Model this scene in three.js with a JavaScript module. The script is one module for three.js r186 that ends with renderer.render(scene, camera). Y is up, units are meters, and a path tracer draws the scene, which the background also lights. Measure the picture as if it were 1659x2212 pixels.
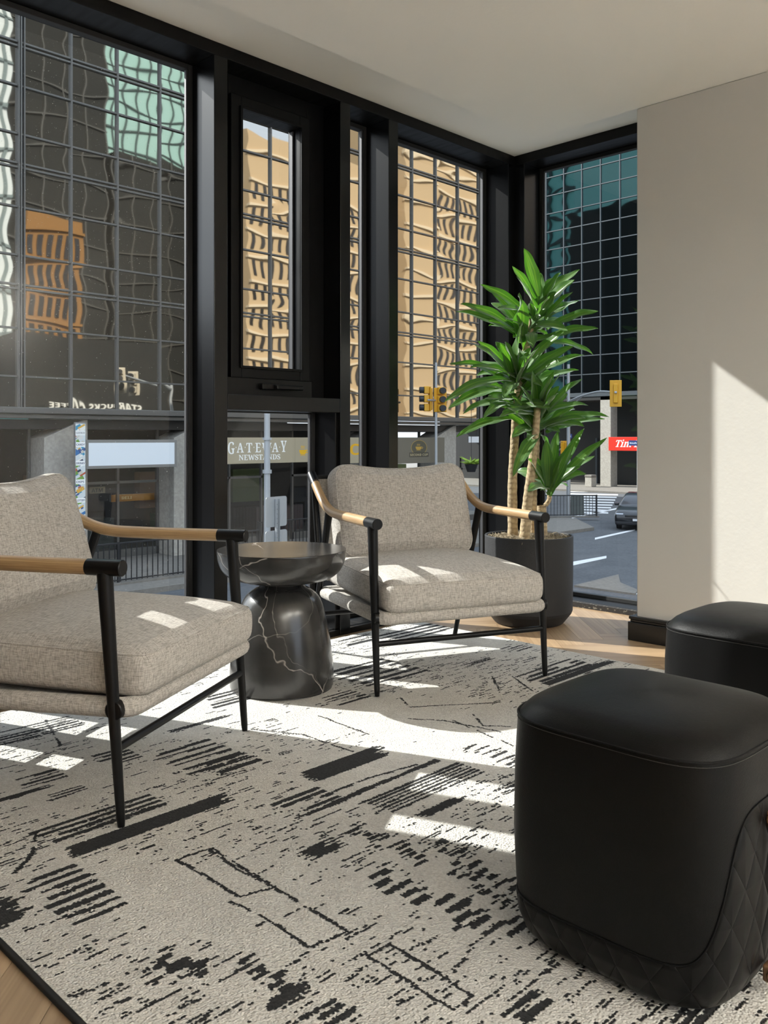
import * as THREE from 'three';
import { mergeGeometries, mergeVertices } from 'three/addons/utils/BufferGeometryUtils.js';
import { RoundedBoxGeometry } from 'three/addons/geometries/RoundedBoxGeometry.js';
import { TextGeometry } from 'three/addons/geometries/TextGeometry.js';
import { FontLoader } from 'three/addons/loaders/FontLoader.js';
import { RectAreaLightUniformsLib } from 'three/addons/lights/RectAreaLightUniformsLib.js';

// ---------------------------------------------------------------- camera, sky, sun, exposure
const scene = new THREE.Scene();
const W = 1659, H = 2212, FOC = 1885, EYE = 0.95, CX = 829.5, HORIZON = 945;
const YAW = Math.atan((2690 - CX) / FOC);               // angle between the view and the window wall (+x)
const camera = new THREE.PerspectiveCamera(THREE.MathUtils.radToDeg(2 * Math.atan(H / 2 / FOC)), W / H, 0.05, 600);
camera.position.set(0, EYE, 0);
const FWD = new THREE.Vector3(Math.cos(YAW), 0, -Math.sin(YAW)), RGT = new THREE.Vector3(Math.sin(YAW), 0, Math.cos(YAW));
camera.lookAt(FWD.x, EYE, FWD.z);
camera.setViewOffset(W, H, 0, H / 2 - HORIZON, W, H);    // level camera with a shifted lens
camera.updateProjectionMatrix();

const SUN_DIR = new THREE.Vector3(-0.41, 0.765, -1).normalize();   // towards the sun
// clear autumn sky: pale towards the horizon, blue overhead, a bright aureole round the sun
{
  const w = 256, h = 128, d = new Float32Array(w * h * 4), q = new THREE.Vector3();
  for (let y = 0; y < h; y++) for (let x = 0; x < w; x++) {
    const up = ((y + 0.5) / h - 0.5) * Math.PI, az = ((x + 0.5) / w - 0.5) * 2 * Math.PI, o = (y * w + x) * 4;
    q.set(Math.cos(az) * Math.cos(up), Math.sin(up), Math.sin(az) * Math.cos(up));
    const e = Math.max(0, q.y), t = Math.pow(e, 0.55), c = Math.max(0, q.dot(SUN_DIR)), glow = 1.6 * Math.pow(c, 40) + 0.5 * Math.pow(c, 6);
    const low = [1.06, 1.16, 1.32], high = [0.82, 1.0, 1.28];
    for (let k = 0; k < 3; k++) d[o + k] = q.y < 0 ? 0.25 : low[k] + (high[k] - low[k]) * t + glow * [1.5, 1.4, 1.2][k];
    d[o + 3] = 1;
  }
  const t = new THREE.DataTexture(d, w, h, THREE.RGBAFormat, THREE.FloatType); t.mapping = THREE.EquirectangularReflectionMapping; t.magFilter = THREE.LinearFilter; t.needsUpdate = true;
  scene.background = t;
}
scene.backgroundIntensity = 1.0;
const sun = new THREE.DirectionalLight(new THREE.Color(1, 0.98, 0.94), 5.6);
sun.name = 'sun';
sun.position.copy(SUN_DIR).multiplyScalar(120).add(new THREE.Vector3(20, 0, 0));
sun.target.position.set(20, 0, 0);
sun.castShadow = true;
sun.shadow.radius = 0.9;
sun.shadow.mapSize.set(4096, 4096);
Object.assign(sun.shadow.camera, { left: -90, right: 90, top: 80, bottom: -80, near: 1, far: 320 });
scene.add(sun, sun.target);

const renderer = new THREE.WebGLRenderer({ antialias: true });
renderer.toneMapping = THREE.LinearToneMapping;
renderer.toneMappingExposure = 1.72;
renderer.shadowMap.enabled = true;
renderer.shadowMap.type = THREE.PCFSoftShadowMap;
RectAreaLightUniformsLib.init();
const UPLIGHT = 1350;          // strength of each floor uplighter

// ---------------------------------------------------------------- small helpers
let seed = 7;
const rnd = () => { seed = (seed + 0x6d2b79f5) | 0; let t = Math.imul(seed ^ (seed >>> 15), 1 | seed); t = (t + Math.imul(t ^ (t >>> 7), 61 | t)) ^ t; return ((t ^ (t >>> 14)) >>> 0) / 4294967296; };
const rr = (a, b) => a + (b - a) * rnd();
const V = (x, y, z) => new THREE.Vector3(x, y, z);
const ray = (px, py) => FWD.clone().addScaledVector(RGT, (px - CX) / FOC).setY((HORIZON - py) / FOC);
const at = (px, py, depth) => V(0, EYE, 0).addScaledVector(ray(px, py), depth);
const onX = (px, py, x) => { const d = ray(px, py); return V(0, EYE, 0).addScaledVector(d, x / d.x); };
const onZ = (px, py, z) => { const d = ray(px, py); return V(0, EYE, 0).addScaledVector(d, z / d.z); };
const onY = (px, py, y) => { const d = ray(px, py); return V(0, EYE, 0).addScaledVector(d, (y - EYE) / d.y); };

const taken = new Map();
function numbered(name) { const n = taken.get(name) ?? 0; taken.set(name, n + 1); return n ? name + '_' + String(n).padStart(3, '0') : name; }
function thing(name, label, category, pos = [0, 0, 0], turn = 0, group) {
  const o = new THREE.Group(); o.name = numbered(name); o.position.set(...pos); o.rotation.y = turn;
  o.userData = { label, category }; if (group) o.userData.group = group;
  scene.add(o); return o;
}
function part(name, geo, mat, parent, label) {
  const m = new THREE.Mesh(geo, mat); m.name = name; m.castShadow = m.receiveShadow = true;
  if (label) m.userData.label = label;
  parent.add(m); return m;
}
function single(name, geo, mat, label, category, group) {
  const m = part(numbered(name), geo, mat, scene); m.userData = { label, category }; if (group) m.userData.group = group; return m;
}
function struct(name, geo, mat) {
  const m = geo ? part(name, geo, mat, scene) : new THREE.Group();
  if (!geo) { m.name = name; scene.add(m); }
  m.userData.kind = 'structure'; return m;
}
const P = (g) => { const n = g.index ? g.toNonIndexed() : g; for (const k of Object.keys(n.attributes)) if (!['position', 'normal', 'uv'].includes(k)) n.deleteAttribute(k); return n; };
const join = (list) => (list.length === 1 ? P(list[0]) : mergeGeometries(list.map(P)));
// uv in metres by the axis each triangle faces
function uvMetres(g, k = 1) {
  const n = g.index ? g.toNonIndexed() : g, p = n.attributes.position, uv = new Float32Array(p.count * 2), a = V(), b = V(), c = V(), q = V();
  for (let i = 0; i < p.count; i += 3) {
    a.fromBufferAttribute(p, i); b.fromBufferAttribute(p, i + 1); c.fromBufferAttribute(p, i + 2);
    q.subVectors(b, a).cross(c.clone().sub(a)); const x = Math.abs(q.x), y = Math.abs(q.y), z = Math.abs(q.z);
    [a, b, c].forEach((v, j) => { const [s, t] = y >= x && y >= z ? [v.x, v.z] : x >= z ? [v.z, v.y] : [v.x, v.y]; uv[(i + j) * 2] = s * k; uv[(i + j) * 2 + 1] = t * k; });
  }
  n.setAttribute('uv', new THREE.BufferAttribute(uv, 2)); return P(n);
}
function smooth(g, k = 1) {           // one smooth skin, then uv in metres
  const c = g.clone(); for (const n of Object.keys(c.attributes)) if (n !== 'position') c.deleteAttribute(n);
  const m = mergeVertices(c, 1e-5); m.computeVertexNormals(); return uvMetres(m, k);
}
const bx = (x0, x1, y0, y1, z0, z1) => uvMetres(new THREE.BoxGeometry(x1 - x0, y1 - y0, z1 - z0).translate((x0 + x1) / 2, (y0 + y1) / 2, (z0 + z1) / 2));
const rb = (x0, x1, y0, y1, z0, z1, r = 0.003) => uvMetres(new RoundedBoxGeometry(x1 - x0, y1 - y0, z1 - z0, 2, Math.min(r, (x1 - x0) / 2.01, (y1 - y0) / 2.01, (z1 - z0) / 2.01)).translate((x0 + x1) / 2, (y0 + y1) / 2, (z0 + z1) / 2));
function rod(a, b, r0, r1 = r0, seg = 20) {
  const d = b.clone().sub(a), g = new THREE.CylinderGeometry(r1, r0, d.length(), seg, 1);
  g.applyQuaternion(new THREE.Quaternion().setFromUnitVectors(V(0, 1, 0), d.clone().normalize()));
  return g.translate((a.x + b.x) / 2, (a.y + b.y) / 2, (a.z + b.z) / 2);
}
const tube = (pts, r, n = 40, seg = 16, closed = false) => new THREE.TubeGeometry(new THREE.CatmullRomCurve3(pts, closed, 'catmullrom', 0.5), n, r, seg, closed);
function prism(pts, y0, y1) {          // upright prism on [x, z] corners
  const s = new THREE.Shape(pts.map(([x, z]) => new THREE.Vector2(x, -z)));
  return uvMetres(new THREE.ExtrudeGeometry(s, { depth: y1 - y0, bevelEnabled: false }).rotateX(-Math.PI / 2).translate(0, y0, 0));
}
const shapeXY = (pts) => new THREE.Shape(pts.map(([x, y]) => new THREE.Vector2(x, y)));

// ---------------------------------------------------------------- textures
function tex(w, h, fn, { srgb = false, repeat } = {}) {
  const d = new Uint8Array(w * h * 4);
  for (let y = 0; y < h; y++) for (let x = 0; x < w; x++) {
    const c = fn(x / w, y / h, x, y), o = (y * w + x) * 4;
    if (typeof c === 'number') d[o] = d[o + 1] = d[o + 2] = Math.max(0, Math.min(255, c * 255)); else for (let k = 0; k < 3; k++) d[o + k] = Math.max(0, Math.min(255, c[k] * 255));
    d[o + 3] = 255;
  }
  const t = new THREE.DataTexture(d, w, h); t.wrapS = t.wrapT = THREE.RepeatWrapping; t.magFilter = THREE.LinearFilter; t.minFilter = THREE.LinearMipmapLinearFilter; t.generateMipmaps = true;
  if (srgb) t.colorSpace = THREE.SRGBColorSpace; if (repeat) t.repeat.set(...repeat); t.needsUpdate = true; return t;
}
const hash = (x, y, s = 0) => { let h = Math.imul(x | 0, 374761393) ^ Math.imul(y | 0, 668265263) ^ Math.imul(s + 11, 1274126177); h = Math.imul(h ^ (h >>> 13), 1274126177); return ((h ^ (h >>> 16)) >>> 0) / 4294967296; };
function vn(x, y, px, py, s = 0) {      // value noise that repeats every px, py cells
  const x0 = Math.floor(x), y0 = Math.floor(y), fx = x - x0, fy = y - y0, u = fx * fx * (3 - 2 * fx), v = fy * fy * (3 - 2 * fy);
  const m = (a, n) => ((a % n) + n) % n, h = (i, j) => hash(m(x0 + i, px), m(y0 + j, py), s);
  return (h(0, 0) * (1 - u) + h(1, 0) * u) * (1 - v) + (h(0, 1) * (1 - u) + h(1, 1) * u) * v;
}
const fbm = (u, v, nx, ny, o = 4, s = 0) => { let a = 0.5, t = 0, w = 0; for (let i = 0; i < o; i++) { t += a * vn(u * nx, v * ny, nx, ny, s + i); w += a; a *= 0.5; nx *= 2; ny *= 2; } return t / w; };
const mixc = (a, b, t) => [a[0] + (b[0] - a[0]) * t, a[1] + (b[1] - a[1]) * t, a[2] + (b[2] - a[2]) * t];
const canvas = (w, h, draw) => { const c = document.createElement('canvas'); c.width = w; c.height = h; draw(c.getContext('2d'), w, h); const t = new THREE.CanvasTexture(c); t.colorSpace = THREE.SRGBColorSpace; t.magFilter = THREE.LinearFilter; return t; };

const lin = (r, g, b) => new THREE.Color().setRGB(r, g, b);
const std = (o) => new THREE.MeshStandardMaterial(o), phy = (o) => new THREE.MeshPhysicalMaterial(o);

// heathered weave, one tile is 0.3 m
const FN = 1024, th = 256;
const flecks = (u, v) => {
  const warp = Math.floor(u * th), weft = Math.floor(v * th);
  const a = vn(warp, v * 30 + hash(warp, 3) * 30, th, 30, 1), b = vn(u * 30 + hash(5, weft) * 30, weft, 30, th, 2);
  return (warp + weft) & 1 ? a : b;
};
const fabricMap = tex(FN, FN, (u, v) => {
  const f = flecks(u, v), g = vn(u * 300, v * 300, 300, 300, 9) * 0.12;
  const k = f < 0.22 ? 0 : f > 0.6 ? 1 : (f - 0.22) / 0.38;
  return mixc([0.55, 0.525, 0.495], [0.82, 0.80, 0.77], Math.min(1, k * 0.85 + g + 0.05));
}, { srgb: true });
const fabricBump = tex(FN, FN, (u, v) => { const a = Math.abs(Math.sin(u * th * Math.PI)), b = Math.abs(Math.sin(v * th * Math.PI)); return ((Math.floor(u * th) + Math.floor(v * th)) & 1 ? a * 0.6 + b * 0.2 : b * 0.6 + a * 0.2) + 0.2 * flecks(u, v); });
for (const t of [fabricMap, fabricBump]) t.repeat.set(1 / 0.3, 1 / 0.3);

const woodTex = (dark, light, s) => tex(512, 512, (u, v) => {
  const g = fbm(u, v, 3, 60, 4, s), l = fbm(u, v, 2, 200, 2, s + 20), p = fbm(u, v, 4, 5, 3, s + 40);
  return mixc(dark, light, Math.max(0, Math.min(1, 0.25 + 0.65 * g + 0.3 * (l - 0.5) + 0.35 * (p - 0.5))));
}, { srgb: true });
const armWood = woodTex([0.50, 0.38, 0.26], [0.80, 0.68, 0.50], 3); armWood.repeat.set(2, 0.8);
const floorWood = woodTex([0.52, 0.42, 0.32], [0.77, 0.67, 0.54], 8); floorWood.repeat.set(1.2, 1.2);
const marbleMap = tex(1024, 1024, (u, v) => {
  const w1 = fbm(u, v, 5, 5, 5, 1) - 0.5, w2 = fbm(u, v, 4, 4, 5, 7) - 0.5, c = fbm(u, v, 8, 8, 5, 4);
  const vein = (x, wd) => { const f = Math.abs(x - Math.round(x)); return Math.max(0, 1 - f / wd); };
  const m1 = fbm(u, v, 3, 3, 3, 15) - 0.32, m2 = fbm(u, v, 6, 6, 3, 16) - 0.42;
  let k = vein(u * 3 + v * 2 + w1 * 0.7, 0.009) * Math.max(0, m1) * 4 + vein(u * 3 - v * 3 + w2 * 1.0, 0.011) * Math.max(0, m2) * 3.5 + vein(v * 2 + u * 4 + w1 * 0.9, 0.008) * Math.max(0, m2) * 2.6;
  return mixc(mixc([0.15, 0.148, 0.146], [0.31, 0.302, 0.294], Math.pow(c, 1.8)), [0.72, 0.69, 0.66], Math.min(0.95, k));
}, { srgb: true });
const leatherBump = tex(512, 512, (u, v) => { const a = fbm(u, v, 64, 64, 2, 3); return Math.pow(Math.abs(a - 0.5) * 2, 0.6) * 0.6 + 0.4 * fbm(u, v, 6, 6, 3, 5); });
leatherBump.repeat.set(9, 9);
const quiltBump = tex(256, 256, (u, v) => { const a = Math.abs(Math.sin((u + v) * Math.PI)), b = Math.abs(Math.sin((u - v) * Math.PI)); return Math.pow(Math.min(a, b), 0.45); });
quiltBump.repeat.set(1 / 0.062, 1 / 0.1);
const leafMap = tex(128, 256, (u, v) => {
  const s = Math.abs(u - 0.5) * 2, line = 0.5 + 0.5 * Math.sin(u * 90), mid = Math.max(0, 1 - s / 0.10), band = Math.max(0, 1 - Math.abs(s - 0.32) / 0.22) * vn(u * 20, v * 4, 20, 4, 3);
  return mixc(mixc([0.20, 0.41, 0.075], [0.35, 0.57, 0.12], line * 0.5 + 0.3 * fbm(u, v, 6, 6, 3)), [0.62, 0.78, 0.24], Math.min(1, mid * 0.5 + band * 0.85));
}, { srgb: true });
const barkMap = tex(256, 256, (u, v) => { const ring = Math.abs(Math.sin(v * Math.PI * 24 + fbm(u, v, 6, 6, 2) * 3)), g = fbm(u, v, 20, 60, 3, 2); return mixc([0.42, 0.35, 0.26], [0.80, 0.72, 0.58], 0.25 + 0.5 * g + 0.25 * ring); }, { srgb: true });
const barkBump = tex(256, 256, (u, v) => { const ring = Math.abs(Math.sin(v * Math.PI * 24 + fbm(u, v, 6, 6, 2) * 3)); return Math.pow(ring, 0.5) * 0.7 + 0.3 * fbm(u, v, 20, 60, 3, 2); });
const asphaltMap = tex(512, 512, (u, v) => { const g = fbm(u, v, 90, 90, 2), p = fbm(u, v, 5, 5, 4, 4); return mixc([0.25, 0.26, 0.275], [0.42, 0.425, 0.43], 0.5 * g + 0.5 * p); }, { srgb: true }); asphaltMap.repeat.set(0.2, 0.2);
const stoneMap = tex(256, 256, (u, v) => mixc([0.64, 0.625, 0.60], [0.78, 0.765, 0.74], fbm(u, v, 30, 30, 4)), { srgb: true }); stoneMap.repeat.set(0.5, 0.5);
const scuffMap = tex(256, 256, (u, v) => 0.28 + 0.25 * fbm(u, v, 30, 4, 4)); scuffMap.repeat.set(1.5, 1.5);
const plasterBump = tex(256, 256, (u, v) => fbm(u, v, 40, 40, 3)); plasterBump.repeat.set(2, 2);

// ---------------------------------------------------------------- materials
const M = {
  black: phy({ color: lin(0.004, 0.004, 0.0042), specularIntensity: 0.45, roughness: 1, roughnessMap: scuffMap, metalness: 0 }),
  post: phy({ color: lin(0.004, 0.004, 0.0042), specularIntensity: 1, roughness: 0.24 }),
  blackMetal: phy({ color: lin(0.006, 0.006, 0.0063), specularIntensity: 0.55, roughness: 0.34 }),
  alu: std({ color: lin(0.09, 0.09, 0.095), roughness: 0.55, metalness: 0.7 }),
  gasket: std({ color: lin(0.015, 0.015, 0.015), roughness: 0.6 }),
  glass: phy({ color: lin(0.93, 0.95, 0.94), transmission: 1, thickness: 0, roughness: 0, ior: 1.5 }),
  wall: std({ color: lin(0.585, 0.57, 0.53), roughness: 0.75, bumpMap: plasterBump, bumpScale: 0.0004 }),
  darkWall: std({ color: lin(0.06, 0.058, 0.054), roughness: 0.8 }),
  ceiling: std({ color: lin(0.88, 0.87, 0.82), roughness: 0.8, bumpMap: plasterBump, bumpScale: 0.0003 }),
  outer: std({ color: lin(0.09, 0.09, 0.09), roughness: 0.7 }),
  base: std({ color: lin(0.010, 0.010, 0.010), roughness: 0.3 }),
  fabric: phy({ map: fabricMap, bumpMap: fabricBump, bumpScale: 0.0006, roughness: 0.92, sheen: 0.25, sheenRoughness: 0.6, sheenColor: lin(0.8, 0.78, 0.72) }),
  arm: std({ map: armWood, roughness: 0.42 }),
  marble: phy({ map: marbleMap, roughness: 0.22, clearcoat: 0.3, clearcoatRoughness: 0.15 }),
  leather: phy({ color: lin(0.0045, 0.0045, 0.0046), specularIntensity: 0.36, roughness: 0.42, bumpMap: leatherBump, bumpScale: 0.0003 }),
  quilt: phy({ color: lin(0.0045, 0.0045, 0.0046), specularIntensity: 0.36, roughness: 0.42, bumpMap: quiltBump, bumpScale: 0.003 }),
  thread: std({ color: lin(0.035, 0.034, 0.031), roughness: 0.7 }),
  tan: std({ color: lin(0.16, 0.085, 0.04), roughness: 0.5 }),
  brass: std({ color: lin(0.35, 0.22, 0.1), roughness: 0.3, metalness: 0.9 }),
  pot: std({ color: lin(0.016, 0.016, 0.017), roughness: 0.62, bumpMap: leatherBump, bumpScale: 0.001 }),
  soil: std({ color: lin(0.10, 0.075, 0.05), roughness: 1 }),
  moss: std({ color: lin(0.30, 0.25, 0.17), roughness: 1 }),
  bark: std({ map: barkMap, bumpMap: barkBump, bumpScale: 0.0022, roughness: 0.9 }),
  leaf: phy({ map: leafMap, roughness: 1, transmission: 0.58, thickness: 0, clearcoat: 0.6, clearcoatRoughness: 0.28 }),
  asphalt: std({ map: asphaltMap, roughness: 0.85 }),
  walk: std({ color: lin(0.42, 0.40, 0.37), roughness: 0.9, map: stoneMap }),
  paint: std({ color: lin(0.75, 0.75, 0.74), roughness: 0.8 }),
  mirror: std({ color: lin(0.42, 0.40, 0.36), roughness: 0.02, metalness: 1 }),
  mirrorTeal: std({ color: lin(0.15, 0.19, 0.19), roughness: 0.03, metalness: 1 }),
  mullion: std({ color: lin(0.13, 0.125, 0.115), roughness: 0.45, metalness: 0.4 }),
  mullionLight: std({ color: lin(0.075, 0.088, 0.098), roughness: 0.5, metalness: 0.4 }),
  darkClad: std({ color: lin(0.02, 0.019, 0.018), roughness: 0.5 }),
  pierStone: std({ color: lin(0.85, 0.82, 0.76), roughness: 0.8, map: stoneMap }),
  shop: std({ color: lin(0.05, 0.05, 0.05), roughness: 0.12, metalness: 0.2 }),
  galv: std({ color: lin(0.45, 0.46, 0.46), roughness: 0.5, metalness: 0.5 }),
  yellow: std({ color: lin(0.72, 0.36, 0.01), roughness: 0.45 }),
  paleSignal: std({ color: lin(0.50, 0.44, 0.34), roughness: 0.6 }),
  rail: std({ color: lin(0.015, 0.015, 0.016), roughness: 0.45 }),
};

// ---------------------------------------------------------------- the room shell
const CEIL = 2.494, POCKET = 2.62, ZI = -3.088, ZG = -3.266, XI = 4.232, XG = 4.402, XW = 3.75, ZE = -2.034, STREET = -3.1;
struct('ceiling', join([bx(-3.4, 3.757, CEIL, 2.95, -2.605, 3.7), bx(-3.4, 4.5, POCKET, 2.95, -3.36, -2.605), bx(3.757, 4.5, POCKET, 2.95, -2.605, 3.7)]), M.ceiling);   // raised along both window walls
{ // the room goes on behind the camera to a second glazed wall
  const w = struct('wall_back', join([bx(-3.4, 4.3, -0.3, 0.15, 3.5, 3.7), bx(-3.4, 4.3, 2.4, CEIL, 3.5, 3.7), bx(3.3, 4.3, 0.15, 2.4, 3.5, 3.7), bx(-3.4, 0.1, 0.15, 2.4, 3.5, 3.7)]), M.darkWall);
  for (let k = 0; k < 3; k++) part('post', bx(0.13 + k * 1.57 - 0.03, 0.13 + k * 1.57 + 0.03, 0.15, 2.4, 3.52, 3.62), M.blackMetal, w);
  part('pane', new THREE.PlaneGeometry(3.2, 2.25).rotateY(Math.PI).translate(1.7, 1.275, 3.6), M.glass, w);
  struct('wall_far_left', bx(-3.4, -3.2, -0.3, POCKET, -3.3, 3.5), M.darkWall);
}
struct('wall_right', join([rb(XW, 4.45, 0, CEIL - 0.0005, ZE, 3.5, 0.006), bx(3.76, 4.45, CEIL - 0.003, POCKET, ZE + 0.001, 3.5)]), M.wall);
{ // skirting with a stepped moulding, wrapped round the end of the wall
  const g = struct('baseboard_right');
  const prof = (d0, y0, y1, n) => part(n, join([rb(XW - d0, XW - 0.0005, y0, y1, ZE - d0, 3.49, 0.003), rb(XW - 0.001, 4.22, y0, y1, ZE - d0, ZE - 0.0005, 0.003)]), M.base, g);
  prof(0.030, 0.0005, 0.086, 'board'); prof(0.022, 0.0865, 0.098, 'step'); prof(0.027, 0.0985, 0.113, 'cap_moulding');
}
struct('wall_lower', bx(-3.4, 4.45, STREET, -0.3, -3.3, 3.7), M.outer);

// floor: sub-floor slab and herringbone boards
{
  const fl = struct('floor', bx(-3.4, 4.45, -0.3, -0.016, -3.3, 3.7), M.outer);
  const mats = [0, 1, 2, 3, 4].map((i) => { const k = [1, 0.9, 1.08, 0.96, 0.84][i]; return std({ map: floorWood, color: lin(k * 0.95, k * 0.93, k * 0.9), roughness: 0.42 }); });
  const A = Math.SQRT1_2, PW = 0.115, PL = 0.69, clip = { x0: -3.2, x1: 4.262, z0: -3.11, z1: 3.5 };
  const cut = (poly, k, v, s) => { const o = []; for (let i = 0; i < poly.length; i++) { const p = poly[i], q = poly[(i + 1) % poly.length], dp = (p[k] - v) * s, dq = (q[k] - v) * s; if (dp >= 0) o.push(p); if (dp * dq < 0) { const t = dp / (dp - dq); o.push([p[0] + (q[0] - p[0]) * t, p[1] + (q[1] - p[1]) * t]); } } return o; };
  const rest = []; let count = 0;
  const board = (a0, a1, b0, b1) => {
    const e = 0.0006, c = [[a0 + e, b0 + e], [a1 - e, b0 + e], [a1 - e, b1 - e], [a0 + e, b1 - e]].map(([a, b]) => [(a + b) * A + 0.4, (a - b) * A - 0.2]);
    let p = c; p = cut(p, 0, clip.x0, 1); p = p.length ? cut(p, 0, clip.x1, -1) : p; p = p.length ? cut(p, 1, clip.z0, 1) : p; p = p.length ? cut(p, 1, clip.z1, -1) : p;
    if (p.length < 3) return;
    const inRug = p.every(([x, z]) => x > 0.7 && x < 3.25 && z > -2.95 && z < 1.1);
    if (inRug) return;
    const s = new THREE.Shape(p.map(([x, z]) => new THREE.Vector2(x, -z)));
    const g = P(new THREE.ExtrudeGeometry(s, { depth: 0.015, bevelEnabled: false }).rotateX(-Math.PI / 2).translate(0, -0.0155, 0));
    const along = a1 - a0 > b1 - b0, uv = g.attributes.uv, pos = g.attributes.position, ou = rnd() * 5, ov = rnd() * 5;
    for (let i = 0; i < pos.count; i++) { const x = pos.getX(i), z = pos.getZ(i), a = (x + z) * A, b = (x - z) * A; uv.setXY(i, (along ? a : b) * 0.55 + ou, (along ? b : a) + ov); }
    const near = p.some(([x, z]) => (x > 3.2 && z < -0.9 && z > -3.2) || (x > -0.2 && x < 0.8 && z < -0.3 && z > -2.2));
    if (near && count < 290) { part('board', g, mats[Math.floor(rnd() * 5)], fl); count++; } else rest.push(g);
  };
  for (let i = -90; i < 90; i++) for (let m = -7; m < 8; m++) {
    const a = i * PW + 2 * PL * m, b = i * PW;
    if (Math.abs((a + b) * A) > 6.8 || Math.abs((a - b) * A) > 6.5) continue;
    board(a, a + PL, b, b + PW); board(a, a + PW, b + PW, b + PW + PL);
  }
  part('boards', join(rest), mats[1], fl).userData.kind = 'stuff';
}

// uplighters that wash the ceiling from beside and behind the camera
[[0.6, 2.4], [2.5, 2.9], [-1.2, 2.8]].forEach(([x, z], i) => {
  const where = ['nearest behind the camera', 'in the back right part of the room', 'in the back left part of the room'][i];
  const t = thing('uplighter_lamp', 'slim black floor uplighter ' + where + ', outside the picture', 'floor lamp', [x, 0, z]);
  part('base', new THREE.CylinderGeometry(0.14, 0.15, 0.025, 32).translate(0, 0.0135, 0), M.blackMetal, t);
  part('pole', rod(V(0, 0.02, 0), V(0, 1.55, 0), 0.011, 0.011, 12), M.blackMetal, t);
  part('lamp_bowl', new THREE.LatheGeometry([[0.012, 1.55], [0.08, 1.57], [0.12, 1.62], [0.115, 1.62], [0.075, 1.578], [0, 1.565]].map(([a, b]) => new THREE.Vector2(a, b)), 32), M.blackMetal, t);
  part('lamp_lens', new THREE.CylinderGeometry(0.085, 0.085, 0.004, 32).translate(0, 1.602, 0), std({ color: lin(0.8, 0.8, 0.8), emissive: lin(1, 0.86, 0.68), emissiveIntensity: 4 }), t);
  const l = new THREE.RectAreaLight(new THREE.Color(1, 0.965, 0.91), UPLIGHT, 0.15, 0.15); l.name = 'uplight'; l.position.set(0, 1.606, 0); l.rotation.x = Math.PI / 2; t.add(l);
});

// black window wall on the left: sill, head beam, posts (wb: a box set out at the true depth of the window wall)
const KW = 1.0816, gy = (y) => EYE + (y - EYE) * KW;
const wb = (x0, x1, y0, y1, z0, z1, r = 0.003) => rb(x0 * KW, x1 * KW, y0, y1, z0 * KW, z1 * KW, r);
const HEAD = gy(2.442), GTOP = gy(2.442) - 0.001, SILL = 0.03;
{
  const w = struct('wall_left', bx(-3.2, 0.56, 0, POCKET, -3.31, ZI), M.black);
  part('sill', rb(0.56, 4.45, -0.29, SILL, -3.31, ZI - 0.03, 0.004), M.black, w);
  part('head_beam', rb(0.56, 4.45, HEAD, POCKET - 0.0005, -3.31, ZI, 0.003), M.black, w);
  part('fascia', rb(-3.3, 4.5, HEAD + 0.01, 3.0, -3.36, -3.311, 0.004), M.black, w);
  const post = (x0, x1, z1 = ZI) => part('post', rb(x0, x1, SILL - 0.025, HEAD + 0.0005, -3.31, z1, 0.003), M.post, w);
  for (const [p, q] of [[0.56, 0.72], [0.913, 0.98], [2.112, 2.18], [2.831, 2.897], [3.164, 3.232], [4.171, 4.2315]]) post(p, q);
  post(1.197, 1.237, -3.13);
  // frame of the right hand window wall
  const r = struct('wall_right_window', rb(XI, 4.45, HEAD, POCKET - 0.0005, ZI - 0.2, -2.036, 0.003), M.black);
  part('corner_post', rb(XI - 0.0005, 4.45, SILL - 0.025, HEAD + 0.0005, -3.31, -3.018, 0.003), M.post, r);
  part('end_post', rb(4.33, 4.45, 0.0, HEAD + 0.0005, -2.10, -2.036, 0.003), M.black, r);
  part('sill', rb(XI + 0.03, 4.45, -0.29, SILL, -3.02, -2.036, 0.004), M.black, r);
  const worn = tex(512, 64, (u, v) => { const f = fbm(u, v, 70, 10, 3, 4), e = Math.max(0, 1 - Math.abs(v - 0.9) * 7); return f + e * 0.12 > 0.70 ? [0.42, 0.40, 0.36] : mixc([0.10, 0.085, 0.07], [0.17, 0.14, 0.11], f); }, { srgb: true }); worn.repeat.set(1, 12);
  part('worn_edge', join([bx(XI + 0.004, XI + 0.03, 0, 0.027, -3.018, -2.036)]), std({ map: worn, roughness: 0.8 }), r, 'scuffed brown strip with chipped white paint');
  part('edge_strip', bx(0.72, 4.17, 0, 0.027, ZI - 0.03, ZI - 0.004), M.black, w);
}
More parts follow.
